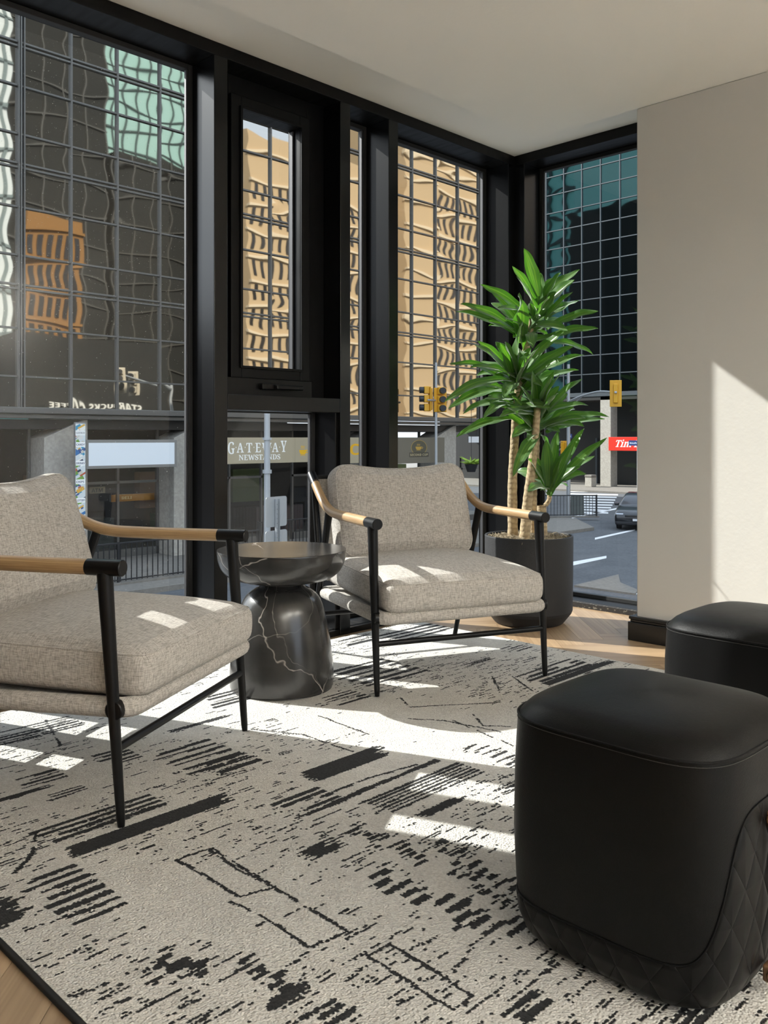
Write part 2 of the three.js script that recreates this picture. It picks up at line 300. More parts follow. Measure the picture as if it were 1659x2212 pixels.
// glazing: frames and panes
function glazed(name, axis, fixed, a0, a1, y0, y1, { light = true, mull = [] } = {}) {
  const g = struct(name), t = 0.022, al = light ? M.alu : M.gasket;
  const bar = (n, p0, p1, q0, q1, mat, d0 = -0.016, d1 = 0.016) => part(n, axis === 'x' ? rb(p0, p1, q0, q1, fixed + d0, fixed + d1, 0.002) : rb(fixed - d1, fixed - d0, q0, q1, p0, p1, 0.002), mat, g);
  bar('frame', a0, a0 + t, y0, y1, M.gasket); bar('frame', a1 - t, a1, y0, y1, M.gasket);
  bar('frame', a0 + t, a1 - t, y0, y0 + t, M.gasket); bar('frame', a0 + t, a1 - t, y1 - t, y1, M.gasket);
  for (const [p, q] of [[a0 + t, a0 + t + 0.009], [a1 - t - 0.009, a1 - t]]) bar('bead', p, q, y0 + t, y1 - t, al, -0.004, 0.012);
  const cuts = [a0 + t, ...mull, a1 - t];
  for (const m of mull) { bar('mullion', m - 0.006, m + 0.006, y0 + t, y1 - t, M.gasket, -0.05, 0.012); bar('bead', m - 0.013, m - 0.006, y0 + t, y1 - t, al, -0.012, 0.012); bar('bead', m + 0.006, m + 0.013, y0 + t, y1 - t, al, -0.012, 0.012); }
  const panes = [];
  for (let i = 0; i + 1 < cuts.length; i++) {
    const w = cuts[i + 1] - cuts[i], h = y1 - y0 - 2 * t, pg = new THREE.PlaneGeometry(w, h);
    if (axis !== 'x') pg.rotateY(-Math.PI / 2);
    const mid = (cuts[i] + cuts[i + 1]) / 2;
    pg.translate(axis === 'x' ? mid : fixed, (y0 + y1) / 2, axis === 'x' ? fixed : mid);
    panes.push(part('pane', pg, M.glass, g));
  }
  return { g, panes };
}
const W1 = glazed('window_1', 'x', ZG, 1.237, 2.112, SILL, GTOP);
glazed('window_2', 'x', ZG, 2.897, 3.164, SILL, GTOP);
glazed('window_3', 'x', ZG, 3.232, 4.171, SILL, GTOP);
glazed('window_4', 'z', XG, -3.018, -2.10, SILL, GTOP, { light: false });
glazed('window_5', 'x', ZG, 0.72, 0.913, SILL, GTOP);
glazed('window_7', 'x', ZG, 0.98, 1.197, SILL, GTOP);
{ // the operable sash above a transom, with a fixed light below
  const { g } = glazed('window_6', 'x', ZG, 2.18, 2.60 * KW, SILL, gy(1.075));
  g.userData.label = 'black framed opening sash above a transom and a low fixed light';
  const G = (x0, x1, y0, y1, z0, z1, r) => wb(x0, x1, gy(y0), gy(y1), z0, z1, r);
  part('jamb', rb(2.60 * KW, 2.831, SILL, gy(1.06), -3.30, -3.105, 0.002), M.post, g);
  part('transom', G(2.016, 2.617, 1.06, 1.122, -3.05, -2.8555, 0.003), M.post, g);
  part('bottom_rail', G(2.016, 2.517, 1.122, 1.196, -3.05, -2.93, 0.003), M.blackMetal, g);
  part('side_panel', join([G(2.517, 2.617, 1.122, 2.442, -3.05, -2.965, 0.002), G(2.016, 2.096, 1.196, 2.442, -3.05, -2.965, 0.002), G(2.096, 2.517, 2.36, 2.442, -3.05, -2.965, 0.002)]), M.black, g);
  const s = part('sash', join([G(2.096, 2.15, 1.196, 2.36, -3.03, -2.945, 0.004), G(2.463, 2.517, 1.196, 2.36, -3.03, -2.945, 0.004), G(2.15, 2.463, 1.196, 1.247, -3.03, -2.945, 0.004), G(2.15, 2.463, 2.305, 2.36, -3.03, -2.945, 0.004)]), M.black, g);
  part('bead', join([G(2.138, 2.150, 1.24, 2.31, -2.945, -2.936, 0.002), G(2.463, 2.475, 1.24, 2.31, -2.945, -2.936, 0.002), G(2.138, 2.475, 1.236, 1.247, -2.945, -2.936, 0.002), G(2.138, 2.475, 2.305, 2.316, -2.945, -2.936, 0.002)]), M.black, s);
  part('bead', G(2.455, 2.463, 1.25, 2.30, -3.012, -2.99, 0.002), M.alu, s);
  part('pane', new THREE.PlaneGeometry(0.313 * KW, 1.058 * KW).translate(2.3065 * KW, gy(1.776), -3.015 * KW), M.glass, s);
  const hd = part('handle', G(2.225, 2.30, 1.150, 1.176, -2.93, -2.905, 0.006), M.blackMetal, g);
  part('lever', G(2.285, 2.435, 1.151, 1.171, -2.905, -2.885, 0.008), M.blackMetal, hd);
}
{ // dried rain spots on the dusty big window
  const spot = new THREE.CircleGeometry(1, 6), n = 3000, im = new THREE.InstancedMesh(spot, std({ color: lin(0.7, 0.7, 0.68), roughness: 0.9, side: THREE.DoubleSide }), n), mtx = new THREE.Matrix4();
  for (let i = 0; i < n; i++) { const r = 0.0003 + 0.0008 * Math.pow(rnd(), 3), k = rnd(); mtx.makeScale(r, r * rr(0.8, 1.8), r).setPosition(rr(1.27, 2.08), 0.08 + 2.4 * (k < 0.6 ? k / 0.6 : 0.55 + 0.45 * rnd()), ZG - 0.002); im.setMatrixAt(i, mtx); }
  im.name = 'water_spots'; im.userData.kind = 'stuff'; W1.g.add(im);
}

// ---------------------------------------------------------------- rug
const RUG = { x0: 0.65, x1: 3.306, z0: -3.03, z1: 1.1, top: 0.013 };
{
  const N = 2048, Wd = RUG.x1 - RUG.x0, Ld = 2.83, mask = document.createElement('canvas'); mask.width = mask.height = N;
  const c = mask.getContext('2d'), X = (x) => ((x - RUG.x0) / Wd) * N, Z = (z) => ((z - RUG.z0) / Ld) * N;
  c.fillStyle = '#000'; c.fillRect(0, 0, N, N); c.fillStyle = '#fff'; c.strokeStyle = '#fff';
  const fl = (p) => { const q = onY(p[0], p[1], RUG.top); return [q.x, q.z]; };
  const dash = (x, z, l, w) => c.fillRect(X(x), Z(z - w / 2), (l / Wd) * N, Math.max(1.5, (w / Ld) * N));
  const box = (pts) => { const q = pts.map(fl), xs = q.map((p) => p[0]), zs = q.map((p) => p[1]); return [Math.min(...xs), Math.max(...xs), Math.min(...zs), Math.max(...zs)]; };
  const bar = (...pts) => { const [a, b, d, e] = box(pts); for (let z = d; z < e; z += 0.004) dash(a + rr(-0.012, 0.012), z, b - a + rr(-0.02, 0.02), 0.006); };
  const stripes = (n, fill, ...pts) => { // ragged stripes along x inside a block
    const [a, b, d, e] = box(pts), p = (e - d) / n;
    for (let i = 0; i < n; i++) for (let k = 0; k < 2; k++) {
      let x = a + rr(-0.02, 0.05); const w = p * rr(0.25, 0.62);
      while (x < b) { const l = rr(0.04, 0.22); if (rnd() < fill) dash(x, d + p * (i + 0.5) + rr(-0.25, 0.25) * p * k, Math.min(l, b + 0.02 - x), k ? w * 0.5 : w); x += l * rr(0.8, 1.1); }
    }
  };
  const row = (n, len, wd, p, q) => { const a = fl(p), b = fl(q); for (let i = 0; i < n; i++) { const t = i / (n - 1), l = len * rr(0.45, 1.15); dash(a[0] + (b[0] - a[0]) * t + rr(-0.02, 0.02), a[1] + (b[1] - a[1]) * t, l, wd * rr(0.6, 1.2)); if (rnd() < 0.5) dash(a[0] + (b[0] - a[0]) * t + l * rr(0.2, 0.9), a[1] + (b[1] - a[1]) * t + wd * 0.6, l * 0.6, wd * 0.5); } };
  const line = (w, closed, ...pts) => { const q = pts.map(fl); if (closed) q.push(q[0]); c.lineWidth = (w / Wd) * N; c.lineJoin = 'round'; for (let i = 0; i + 1 < q.length; i++) { const L = Math.hypot(q[i + 1][0] - q[i][0], q[i + 1][1] - q[i][1]), n = Math.ceil(L / 0.03); for (let k = 0; k < n; k++) { if (rnd() < 0.06) continue; const s = k / n, e = (k + 1.1) / n, f = (t) => [X(q[i][0] + (q[i + 1][0] - q[i][0]) * t), Z(q[i][1] + (q[i + 1][1] - q[i][1]) * t)], a = f(s), b = f(e), j = () => rr(-2, 2); c.lineWidth = (w * rr(0.6, 1.4) / Wd) * N; c.beginPath(); c.moveTo(a[0] + j(), a[1] + j()); c.lineTo(b[0] + j(), b[1] + j()); c.stroke(); } } };
  // fine broken dashes all over the field, denser in drifts
  for (let i = 0; i < 9000; i++) { const x = rr(RUG.x0, RUG.x1), z = rr(RUG.z0, RUG.z0 + Ld); if (fbm(x / 4, z / 4, 12, 12, 3, 31) + 0.3 * (rnd() - 0.5) > 0.52) dash(x, z, rr(0.006, 0.04) * (rnd() < 0.12 ? 2.5 : 1), rr(0.0012, 0.003)); }
  for (let i = 0; i < 90; i++) { const x = rr(RUG.x0, RUG.x1), z = rr(RUG.z0, RUG.z0 + Ld), n = 1 + Math.floor(rnd() * 4); for (let k = 0; k < n; k++) dash(x + rr(-0.05, 0.05), z + k * 0.012, rr(0.01, 0.045), rr(0.002, 0.006)); }
  for (let i = 0; i < 34; i++) { const x = rr(RUG.x0, RUG.x1), z = rr(-0.75, RUG.z0 + Ld); stripesAt(x, z); }
  function stripesAt(x, z) { const n = 3 + Math.floor(rnd() * 6); for (let k = 0; k < n; k++) dash(x + rr(-0.02, 0.02), z + k * 0.016, rr(0.05, 0.3), rr(0.004, 0.012)); }
  bar([142, 1832], [150, 1840], [480, 1718], [484, 1726], [330, 1790]);
  stripes(4, 0.97, [75, 1792], [98, 1790], [295, 1722], [345, 1740], [130, 1818]);
  line(0.008, false, [79, 1793], [72, 1840], [33, 1885]);
  stripes(8, 0.85, [69, 1893], [166, 1889], [255, 1966], [150, 1997]);
  bar([-40, 1955], [30, 1952], [45, 1982], [-30, 2000]);
  line(0.006, false, [382, 1856], [450, 1833], [517, 1880], [594, 1915], [517, 1937], [382, 1856]);
  line(0.006, false, [455, 1830], [560, 1897], [640, 1945], [751, 2010], [670, 2046], [560, 1976], [501, 1947]);
  line(0.006, true, [794, 2063], [845, 2038], [1017, 2148], [1005, 2170], [978, 2180]);
  bar([653, 1672], [680, 1684], [845, 1629], [797, 1617]);
  line(0.016, false, [700, 1742], [820, 1692], [945, 1642]);
  line(0.007, false, [690, 1722], [790, 1682], [900, 1652]);
  stripes(5, 0.85, [601, 1728], [670, 1702], [700, 1750], [640, 1760]);
  stripes(7, 0.93, [770, 1735], [986, 1653], [1040, 1672], [840, 1757]);
  bar([910, 1755], [920, 1764], [1000, 1725], [990, 1722]);
  stripes(5, 0.8, [645, 1845], [690, 1818], [740, 1830], [685, 1855]);
  bar([656, 1840], [700, 1825], [690, 1850]);
  row(13, 0.045, 0.010, [745, 1790], [905, 1865]);
  row(11, 0.068, 0.017, [790, 1900], [1085, 2030]);
  row(9, 0.045, 0.013, [930, 1828], [1090, 1930]);
  row(8, 0.04, 0.012, [965, 1890], [1120, 1955]);
  stripes(3, 0.9, [625, 2205], [650, 2190], [735, 2190], [700, 2230]);
  stripes(2, 0.95, [1085, 2200], [1068, 2190], [1135, 2150], [1175, 2185]);
  bar([1200, 2230], [1230, 2215], [1330, 2260], [1290, 2290]);
  bar([575, 2165], [590, 2172], [660, 2140], [650, 2135]);
  row(9, 0.05, 0.012, [500, 2085], [640, 2160]);
  row(7, 0.05, 0.012, [330, 2080], [420, 2110]);
  stripes(6, 0.85, [715, 1447], [810, 1422], [915, 1455], [731, 1466]);
  stripes(5, 0.8, [699, 1514], [731, 1495], [795, 1506], [746, 1522]);
  stripes(3, 0.85, [998, 1436], [1010, 1440], [1052, 1424]);
  stripes(6, 0.85, [391, 1619], [435, 1597], [530, 1640], [405, 1672]);
  stripes(3, 0.9, [440, 1660], [480, 1635], [560, 1648], [505, 1662]);
  bar([-10, 1735], [0, 1727], [98, 1697], [95, 1703]);
  stripes(4, 0.75, [37, 1682], [110, 1667], [105, 1690], [60, 1700]);
  stripes(3, 0.75, [95, 1718], [165, 1702], [140, 1722]);
  stripes(6, 0.85, [0, 1610], [0, 1580], [150, 1556], [170, 1570]);
  bar([371, 1577], [375, 1581], [495, 1548], [490, 1546]);
  stripes(5, 0.9, [1110, 1459], [1195, 1433], [1300, 1440], [1165, 1474]);
  bar([1183, 1476], [1190, 1479], [1316, 1431], [1308, 1428]);
  line(0.006, false, [1106, 1460], [1152, 1494]); line(0.006, false, [1062, 1460], [1078, 1490]);
  stripes(4, 0.7, [1095, 1395], [1143, 1398], [1120, 1408]);
  line(0.005, false, [650, 1585], [762, 1624]); line(0.005, false, [676, 1541], [808, 1590]); line(0.005, false, [977, 1555], [1107, 1610]);
  line(0.005, false, [1021, 1541], [1044, 1567], [1100, 1569]); line(0.005, false, [865, 1507], [885, 1527], [1080, 1517]);
  line(0.005, false, [540, 1575], [660, 1587]); line(0.005, false, [100, 1555], [130, 1610]); line(0.005, false, [880, 1552], [960, 1556], [1080, 1580]);
  stripes(4, 0.8, [930, 1345], [985, 1352], [900, 1378], [830, 1382]);
  stripes(3, 0.7, [720, 1385], [800, 1375], [760, 1395]);
  row(6, 0.08, 0.01, [1010, 1615], [1100, 1650]);
  stripes(3, 0.8, [1090, 1690], [1112, 1680], [1112, 1710], [1095, 1715]);
  stripes(5, 0.7, [200, 1630], [260, 1620], [235, 1660]);
  stripes(5, 0.7, [440, 1510], [520, 1485], [540, 1500], [470, 1530]);
  const bits = c.getImageData(0, 0, N, N).data;
  // tufts: a jittered grid of yarn heads, each wholly of one yarn
  const col = new Uint8Array(N * N * 4), hgt = new Uint8Array(N * N * 4), cx = 3.5, cy = 3.1;
  for (let y = 0; y < N; y++) for (let x = 0; x < N; x++) {
    const gx = Math.floor(x / cx), gy = Math.floor(y / cy); let best = 1e9, bi = 0, bj = 0, bxp = 0, byp = 0;
    for (let j = -1; j < 2; j++) for (let i = -1; i < 2; i++) { const a = gx + i, b = gy + j, px = (a + 0.5 + 0.7 * (hash(a, b, 1) - 0.5)) * cx, py = (b + 0.5 + 0.7 * (hash(a, b, 2) - 0.5)) * cy, d = ((px - x) / cx) ** 2 + ((py - y) / cy) ** 2; if (d < best) { best = d; bi = a; bj = b; bxp = px; byp = py; } }
    const mx = Math.max(0, Math.min(N - 1, Math.round(bxp))), my = Math.max(0, Math.min(N - 1, Math.round(byp))), dark = bits[(my * N + mx) * 4] > 100, t = hash(bi, bj, 5), o = (y * N + x) * 4;
    const tone = dark ? mixc([26, 26, 27], [46, 46, 47], t) : mixc([180, 177, 171], [216, 213, 207], t * 0.6 + 0.4 * fbm(x / N, y / N, 40, 50, 2, 3));
    col[o] = tone[0]; col[o + 1] = tone[1]; col[o + 2] = tone[2]; col[o + 3] = 255;
    const hh = dark ? 30 + 60 * Math.sqrt(1 - Math.min(1, best * 1.3)) : 110 + 35 * t + 105 * Math.sqrt(1 - Math.min(1, best * 1.25)); hgt[o] = hgt[o + 1] = hgt[o + 2] = hh; hgt[o + 3] = 255;
  }
  const mk = (d, s) => { const t = new THREE.DataTexture(d, N, N); t.wrapS = t.wrapT = THREE.MirroredRepeatWrapping; t.magFilter = THREE.LinearFilter; t.minFilter = THREE.LinearMipmapLinearFilter; t.generateMipmaps = true; if (s) t.colorSpace = THREE.SRGBColorSpace; t.needsUpdate = true; return t; };
  const rugMat = std({ map: mk(col, true), bumpMap: mk(hgt, false), bumpScale: 0.010, roughness: 1 });
  const rug = thing('area_rug', 'cream and black tufted area rug with broken dashes under the chairs', 'rug');
  const LD = RUG.z1 - RUG.z0;
  const pile = new THREE.BoxGeometry(Wd - 0.02, RUG.top - 0.001, LD - 0.02).translate((RUG.x0 + RUG.x1) / 2, RUG.top / 2, (RUG.z0 + RUG.z1) / 2);
  const pp = pile.attributes.position, pu = pile.attributes.uv; for (let i = 0; i < pp.count; i++) pu.setXY(i, (pp.getX(i) - RUG.x0) / Wd, (pp.getZ(i) - RUG.z0) / Ld);
  part('pile', pile, rugMat, rug);
  const bind = std({ color: lin(0.012, 0.012, 0.012), roughness: 0.9 });
  part('binding', join([rb(RUG.x0, RUG.x0 + 0.016, 0.0003, 0.0115, RUG.z0, RUG.z1, 0.004), rb(RUG.x1 - 0.012, RUG.x1, 0.0003, 0.008, RUG.z0, RUG.z1, 0.003), rb(RUG.x0, RUG.x1, 0.0003, 0.008, RUG.z0, RUG.z0 + 0.012, 0.003), rb(RUG.x0, RUG.x1, 0.0003, 0.008, RUG.z1 - 0.012, RUG.z1, 0.003)]), bind, rug, 'black woven edge binding');
}

// ---------------------------------------------------------------- armchairs
// a cushion: rounded box with a crown, sides that swell and a few soft dents
function cushionMap(w, h, d, r, crown, swell, dents, s) {
  return (v) => {
    const ry = Math.min(r, h / 2 - 0.001), inn = (t, half, k) => Math.max(-half + k, Math.min(half - k, t)), rc = r * 1.25;
    let ix = inn(v.x, w / 2, rc), iz = inn(v.z, d / 2, rc), dx = v.x - ix, dz = v.z - iz;         // corner rounding in plan
    if (dx && dz) { const m = Math.max(Math.abs(dx), Math.abs(dz)), l = Math.hypot(dx, dz); dx *= m / l; dz *= m / l; }
    let x = ix + dx, z = iz + dz;
    const ny = v.y / (h / 2), shrink = 1 - Math.sqrt(Math.max(0, 1 - Math.pow(Math.max(0, (Math.abs(v.y) - (h / 2 - ry)) / ry), 2)));   // edge rounding in section
    const bulge = 1 + swell * (1 - ny * ny);
    x *= (1 - (shrink * ry) / (w / 2)) * bulge; z *= (1 - (shrink * ry) / (d / 2)) * bulge;
    const a = Math.min(1, Math.abs(x) / (w / 2)), b = Math.min(1, Math.abs(z) / (d / 2)), up = (1 - a ** 2.6) * (1 - b ** 2.6);
    let y = v.y; if (Math.abs(ny) > 0.99) y += Math.sign(ny) * crown * up * (ny > 0 ? 1 : 0.35);
    if (dents) y += (fbm(x * 0.6 + 3 + s, z * 0.6 + 3, 8, 8, 3, 60 + s) - 0.5) * dents * up;
    return V(x, y, z);
  };
}
function cushion(w, h, d, r, crown, swell, dents = 0, s = 0, after = (v) => v) {
  const g = new THREE.BoxGeometry(w, h, d, 44, 14, 44), p = g.attributes.position, v = V(), map = cushionMap(w, h, d, r, crown, swell, dents, s);
  for (let i = 0; i < p.count; i++) {
    v.fromBufferAttribute(p, i);
    const e = (t, half) => { const a = Math.abs(t) / half; return Math.sign(t) * half * (a < 1 ? 1 - Math.pow(1 - a, 1.35) : 1); };   // crowd the grid towards the edges
    v.x = e(v.x, w / 2); v.z = e(v.z, d / 2);
    const q = after(map(v)); p.setXYZ(i, q.x, q.y, q.z);
  }
  // piping: the same surface followed round near its upper edge
  const pts = [], yp = h / 2 - r * 0.42, n = 26, put = (x, z) => { const q = after(map(V(x, yp, z))); pts.push(q.add(V(Math.sign(q.x) * 0.0008, 0.0005, Math.sign(q.z) * 0.0008))); };
  for (let i = 0; i < n; i++) put(-w / 2 + w * i / n, d / 2); for (let i = 0; i < n; i++) put(w / 2, d / 2 - d * i / n); for (let i = 0; i < n; i++) put(w / 2 - w * i / n, -d / 2); for (let i = 0; i < n; i++) put(-w / 2, -d / 2 + d * i / n);
  return [smooth(g), smooth(new THREE.TubeGeometry(new THREE.CatmullRomCurve3(pts, true, 'catmullrom', 0.5), 300, 0.0023, 6, true))];
}
function makeChair(label) {
  const c = thing('lounge_armchair', label, 'armchair');
  const HX = 0.356, AY = 0.622, R = 0.0195;
  for (const s of [-1, 1]) {
    const x = s * HX;
    part('front_leg', join([rod(V(x, 0.02, 0.387), V(x, AY - 0.012, 0.343), 0.0105, 0.0195), rod(V(x, 0.0002, 0.3885), V(x, 0.02, 0.387), 0.0085, 0.0105)]), M.blackMetal, c);
    part('back_leg', join([rod(V(x, 0.0002, -0.3875), V(x, 0.62, -0.15), 0.0105, 0.0165)]), M.blackMetal, c);
    const spine = [V(x, AY, 0.30), V(x, AY, 0.15), V(x, AY + 0.001, 0), V(x, AY + 0.004, -0.09), V(x, AY + 0.018, -0.165), V(x, AY + 0.05, -0.24), V(x, AY + 0.095, -0.31), V(x, AY + 0.115, -0.337)];
    part('armrest', uvMetresTube(spine, R), M.arm, c, 'oak armrest');
    part('arm_cap', capped(V(x, AY, 0.295), V(x, AY, 0.394), R + 0.0008), M.blackMetal, c);
    part('arm_cap', capped(V(x, AY + 0.109, -0.33), V(x, AY + 0.152, -0.392), R + 0.0008), M.blackMetal, c);
    part('back_post', rod(V(x * 0.985, 0.30, -0.28), V(x * 0.985, AY + 0.14, -0.385), 0.011, 0.011), M.blackMetal, c);
  }
  part('stretcher', rod(V(-HX, 0.185, 0.375), V(HX, 0.185, 0.375), 0.0105), M.blackMetal, c);
  part('stretcher', rod(V(-HX, 0.165, -0.322), V(HX, 0.165, -0.322), 0.0105), M.blackMetal, c);
  part('back_rail', rod(V(-HX, AY + 0.135, -0.385), V(HX, AY + 0.135, -0.385), 0.012), M.blackMetal, c);
  // sling: padded roll round the seat frame, and the cloth deck
  const y0 = 0.280, y1 = 0.266, roll = [];
  { const pts = [], rc = 0.035, hw = 0.335, zf = 0.40, zb = -0.29, arc = (cx, cz, a0) => { for (let i = 0; i <= 5; i++) { const a = a0 + (i / 5) * Math.PI / 2; const z = cz + Math.sin(a) * rc; pts.push(V(cx + Math.cos(a) * rc, y1 + (y0 - y1) * (z - zb) / (zf - zb), z)); } };
    arc(hw - rc, zf - rc, 0); arc(-hw + rc, zf - rc, Math.PI / 2); arc(-hw + rc, zb + rc, Math.PI); arc(hw - rc, zb + rc, 1.5 * Math.PI);
    // straight runs need their own points, else the curve bows
    const full = []; for (let i = 0; i < pts.length; i++) { const a = pts[i], b = pts[(i + 1) % pts.length]; full.push(a); if (a.distanceTo(b) > 0.2) for (const t of [0.06, 0.5, 0.94]) full.push(a.clone().lerp(b, t)); }
    const t = new THREE.TubeGeometry(new THREE.CatmullRomCurve3(full, true, 'catmullrom', 0.2), 220, 0.025, 14, true); roll.push(smooth(t)); }
  part('seat_sling', join([...roll, rb(-0.33, 0.33, 0.262, 0.282, -0.28, 0.39, 0.006)]), M.fabric, c);
  for (const s of [-1, 1]) part('leg_boss', capped(V(s * 0.298, 0.279, 0.372), V(s * 0.366, 0.279, 0.372), 0.0235), M.blackMetal, c);
  // seat cushion
  const [sg, sp] = cushion(0.655, 0.125, 0.71, 0.034, 0.036, 0.018, 0.012, 1), seat = part('seat_cushion', sg.rotateX(0.02).translate(0, 0.363, 0.078), M.fabric, c);
  part('piping', sp.rotateX(0.02).translate(0, 0.363, 0.078), M.fabric, seat);
  // back sling and cushion
  const tilt = -0.30;
  part('back_sling', rb(-0.335, 0.335, -0.23, 0.23, -0.009, 0.009, 0.008).rotateX(tilt).translate(0, 0.54, -0.318), M.fabric, c);
  const ears = (v) => { if (v.z < 0) v.z += 0.020 * Math.max(0, 1 - (v.x / 0.22) ** 2) * Math.min(1, -v.z / 0.2); return v; };   // the top edge dips in the middle
  const [bg, bp] = cushion(0.625, 0.145, 0.41, 0.05, 0.03, 0.02, 0.02, 5, ears), bm = part('back_cushion', bg.rotateX(Math.PI / 2).rotateX(tilt).translate(0, 0.612, -0.215), M.fabric, c);
  part('piping', bp.rotateX(Math.PI / 2).rotateX(tilt).translate(0, 0.612, -0.215), M.fabric, bm);
  return c;
}
function uvMetresTube(pts, r) {
  const g = new THREE.TubeGeometry(new THREE.CatmullRomCurve3(pts, false, 'catmullrom', 0.5), 60, r, 20, false);
  return P(g);
}
function capped(a, b, r) {        // short round end piece with eased rims
  const L = a.distanceTo(b), e = 0.0022, g = new THREE.LatheGeometry([[0, 0], [r - e, 0], [r, e], [r, L - e], [r - e, L], [0, L]].map(([x, y]) => new THREE.Vector2(x, y)), 28);
  const n = P(new THREE.LatheGeometry([[0, 0], [r - e, 0]].map(([x, y]) => new THREE.Vector2(x, y)), 28));
  g.computeVertexNormals();
  const parts = [n.clone(), P(new THREE.LatheGeometry([[r - e, 0], [r, e]].map(([x, y]) => new THREE.Vector2(x, y)), 28)), P(new THREE.LatheGeometry([[r, e], [r, L - e]].map(([x, y]) => new THREE.Vector2(x, y)), 28)), P(new THREE.LatheGeometry([[r, L - e], [r - e, L]].map(([x, y]) => new THREE.Vector2(x, y)), 28)), P(new THREE.LatheGeometry([[r - e, L], [0, L]].map(([x, y]) => new THREE.Vector2(x, y)), 28))];
  const o = join(parts); o.applyQuaternion(new THREE.Quaternion().setFromUnitVectors(V(0, 1, 0), b.clone().sub(a).normalize())); return o.translate(a.x, a.y, a.z);
}
{
  const c1 = makeChair('grey heathered armchair with oak arms, nearest the camera and cut off by the left edge');
  c1.position.set(1.171, RUG.top + 0.0003, -2.439); c1.rotation.y = 0.512; c1.userData.group = 'matching lounge armchairs';
  const c2 = c1.clone(); c2.name = numbered('lounge_armchair'); scene.add(c2);
  c2.userData = { label: 'grey heathered armchair with oak arms between the marble table and the potted plant', category: 'armchair', group: 'matching lounge armchairs' };
  c2.position.set(2.709, RUG.top + 0.0003, -2.455); c2.rotation.y = -0.3995;
}

// ---------------------------------------------------------------- marble side table
{
  const t = thing('side_table', 'black marble drum side table with white veins between the two armchairs', 'side table', [2.071, RUG.top + 0.0005, -2.585]);
  const lathe = (pts, n = 72) => { const c = new THREE.SplineCurve(pts.map(([x, y]) => new THREE.Vector2(x, y))); const g = new THREE.LatheGeometry(c.getPoints(90), n); const uv = g.attributes.uv, p = g.attributes.position; for (let i = 0; i < uv.count; i++) uv.setXY(i, uv.getX(i), p.getY(i) * 0.9); return P(g); };
  const top = new THREE.CylinderGeometry(0.2415, 0.2415, 0.002, 96); const tu = top.attributes.uv, tp = top.attributes.position; for (let i = 0; i < tu.count; i++) tu.setXY(i, tp.getX(i) * 1.1 + 0.3, tp.getZ(i) * 1.1 + 0.2);
  const base = [[0, 0], [0.17, 0], [0.19, 0.004], [0.194, 0.018], [0.1945, 0.06], [0.188, 0.13], [0.178, 0.20], [0.166, 0.26], [0.152, 0.31], [0.132, 0.345], [0.106, 0.366], [0.088, 0.376], [0.080, 0.386]];
  part('pedestal', lathe(base), M.marble, t);
  const bowl = [[0.080, 0.386], [0.088, 0.394], [0.118, 0.398], [0.165, 0.404], [0.20, 0.418], [0.224, 0.442], [0.237, 0.472], [0.2412, 0.500], [0.2415, 0.512], [0.240, 0.516]];
  part('bowl_top', join([lathe(bowl), P(top.translate(0, 0.515, 0))]), M.marble, t);
}

// ---------------------------------------------------------------- leather ottomans
const sq = (th, a, n = 4.2) => { const c = Math.abs(Math.cos(th)), s = Math.abs(Math.sin(th)); return a / Math.pow(c ** n + s ** n, 1 / n); };
function loft(a, prof, from = 0, to = Math.PI * 2, seg = 120, skin = 0) {  // rounded square lofted through [height, inset]
  const pos = [], uv = [], idx = []; let acc = 0;
  for (let j = 0; j < prof.length; j++) {
    if (j) acc += Math.hypot(prof[j][0] - prof[j - 1][0], prof[j][1] - prof[j - 1][1]);
    for (let i = 0; i <= seg; i++) { const th = from + (i / seg) * (to - from), r = Math.max(0, sq(th, a, prof[j][2] ?? 4.2) * (1 - prof[j][1] / a) + skin); pos.push(r * Math.cos(th), prof[j][0], r * Math.sin(th)); uv.push(th * a * 1.15, acc); }
  }
  for (let j = 0; j + 1 < prof.length; j++) for (let i = 0; i < seg; i++) { const k = j * (seg + 1) + i; idx.push(k, k + seg + 1, k + 1, k + 1, k + seg + 1, k + seg + 2); }
  const g = new THREE.BufferGeometry(); g.setAttribute('position', new THREE.Float32BufferAttribute(pos, 3)); g.setAttribute('uv', new THREE.Float32BufferAttribute(uv, 2)); g.setIndex(idx); g.computeVertexNormals();
  if (Math.abs(to - from - Math.PI * 2) < 1e-6) { const n = g.attributes.normal; for (let j = 0; j < prof.length; j++) { const k = j * (seg + 1), e = k + seg, v = V(n.getX(k) + n.getX(e), n.getY(k) + n.getY(e), n.getZ(k) + n.getZ(e)).normalize(); n.setXYZ(k, v.x, v.y, v.z); n.setXYZ(e, v.x, v.y, v.z); } }
  return P(g);
}
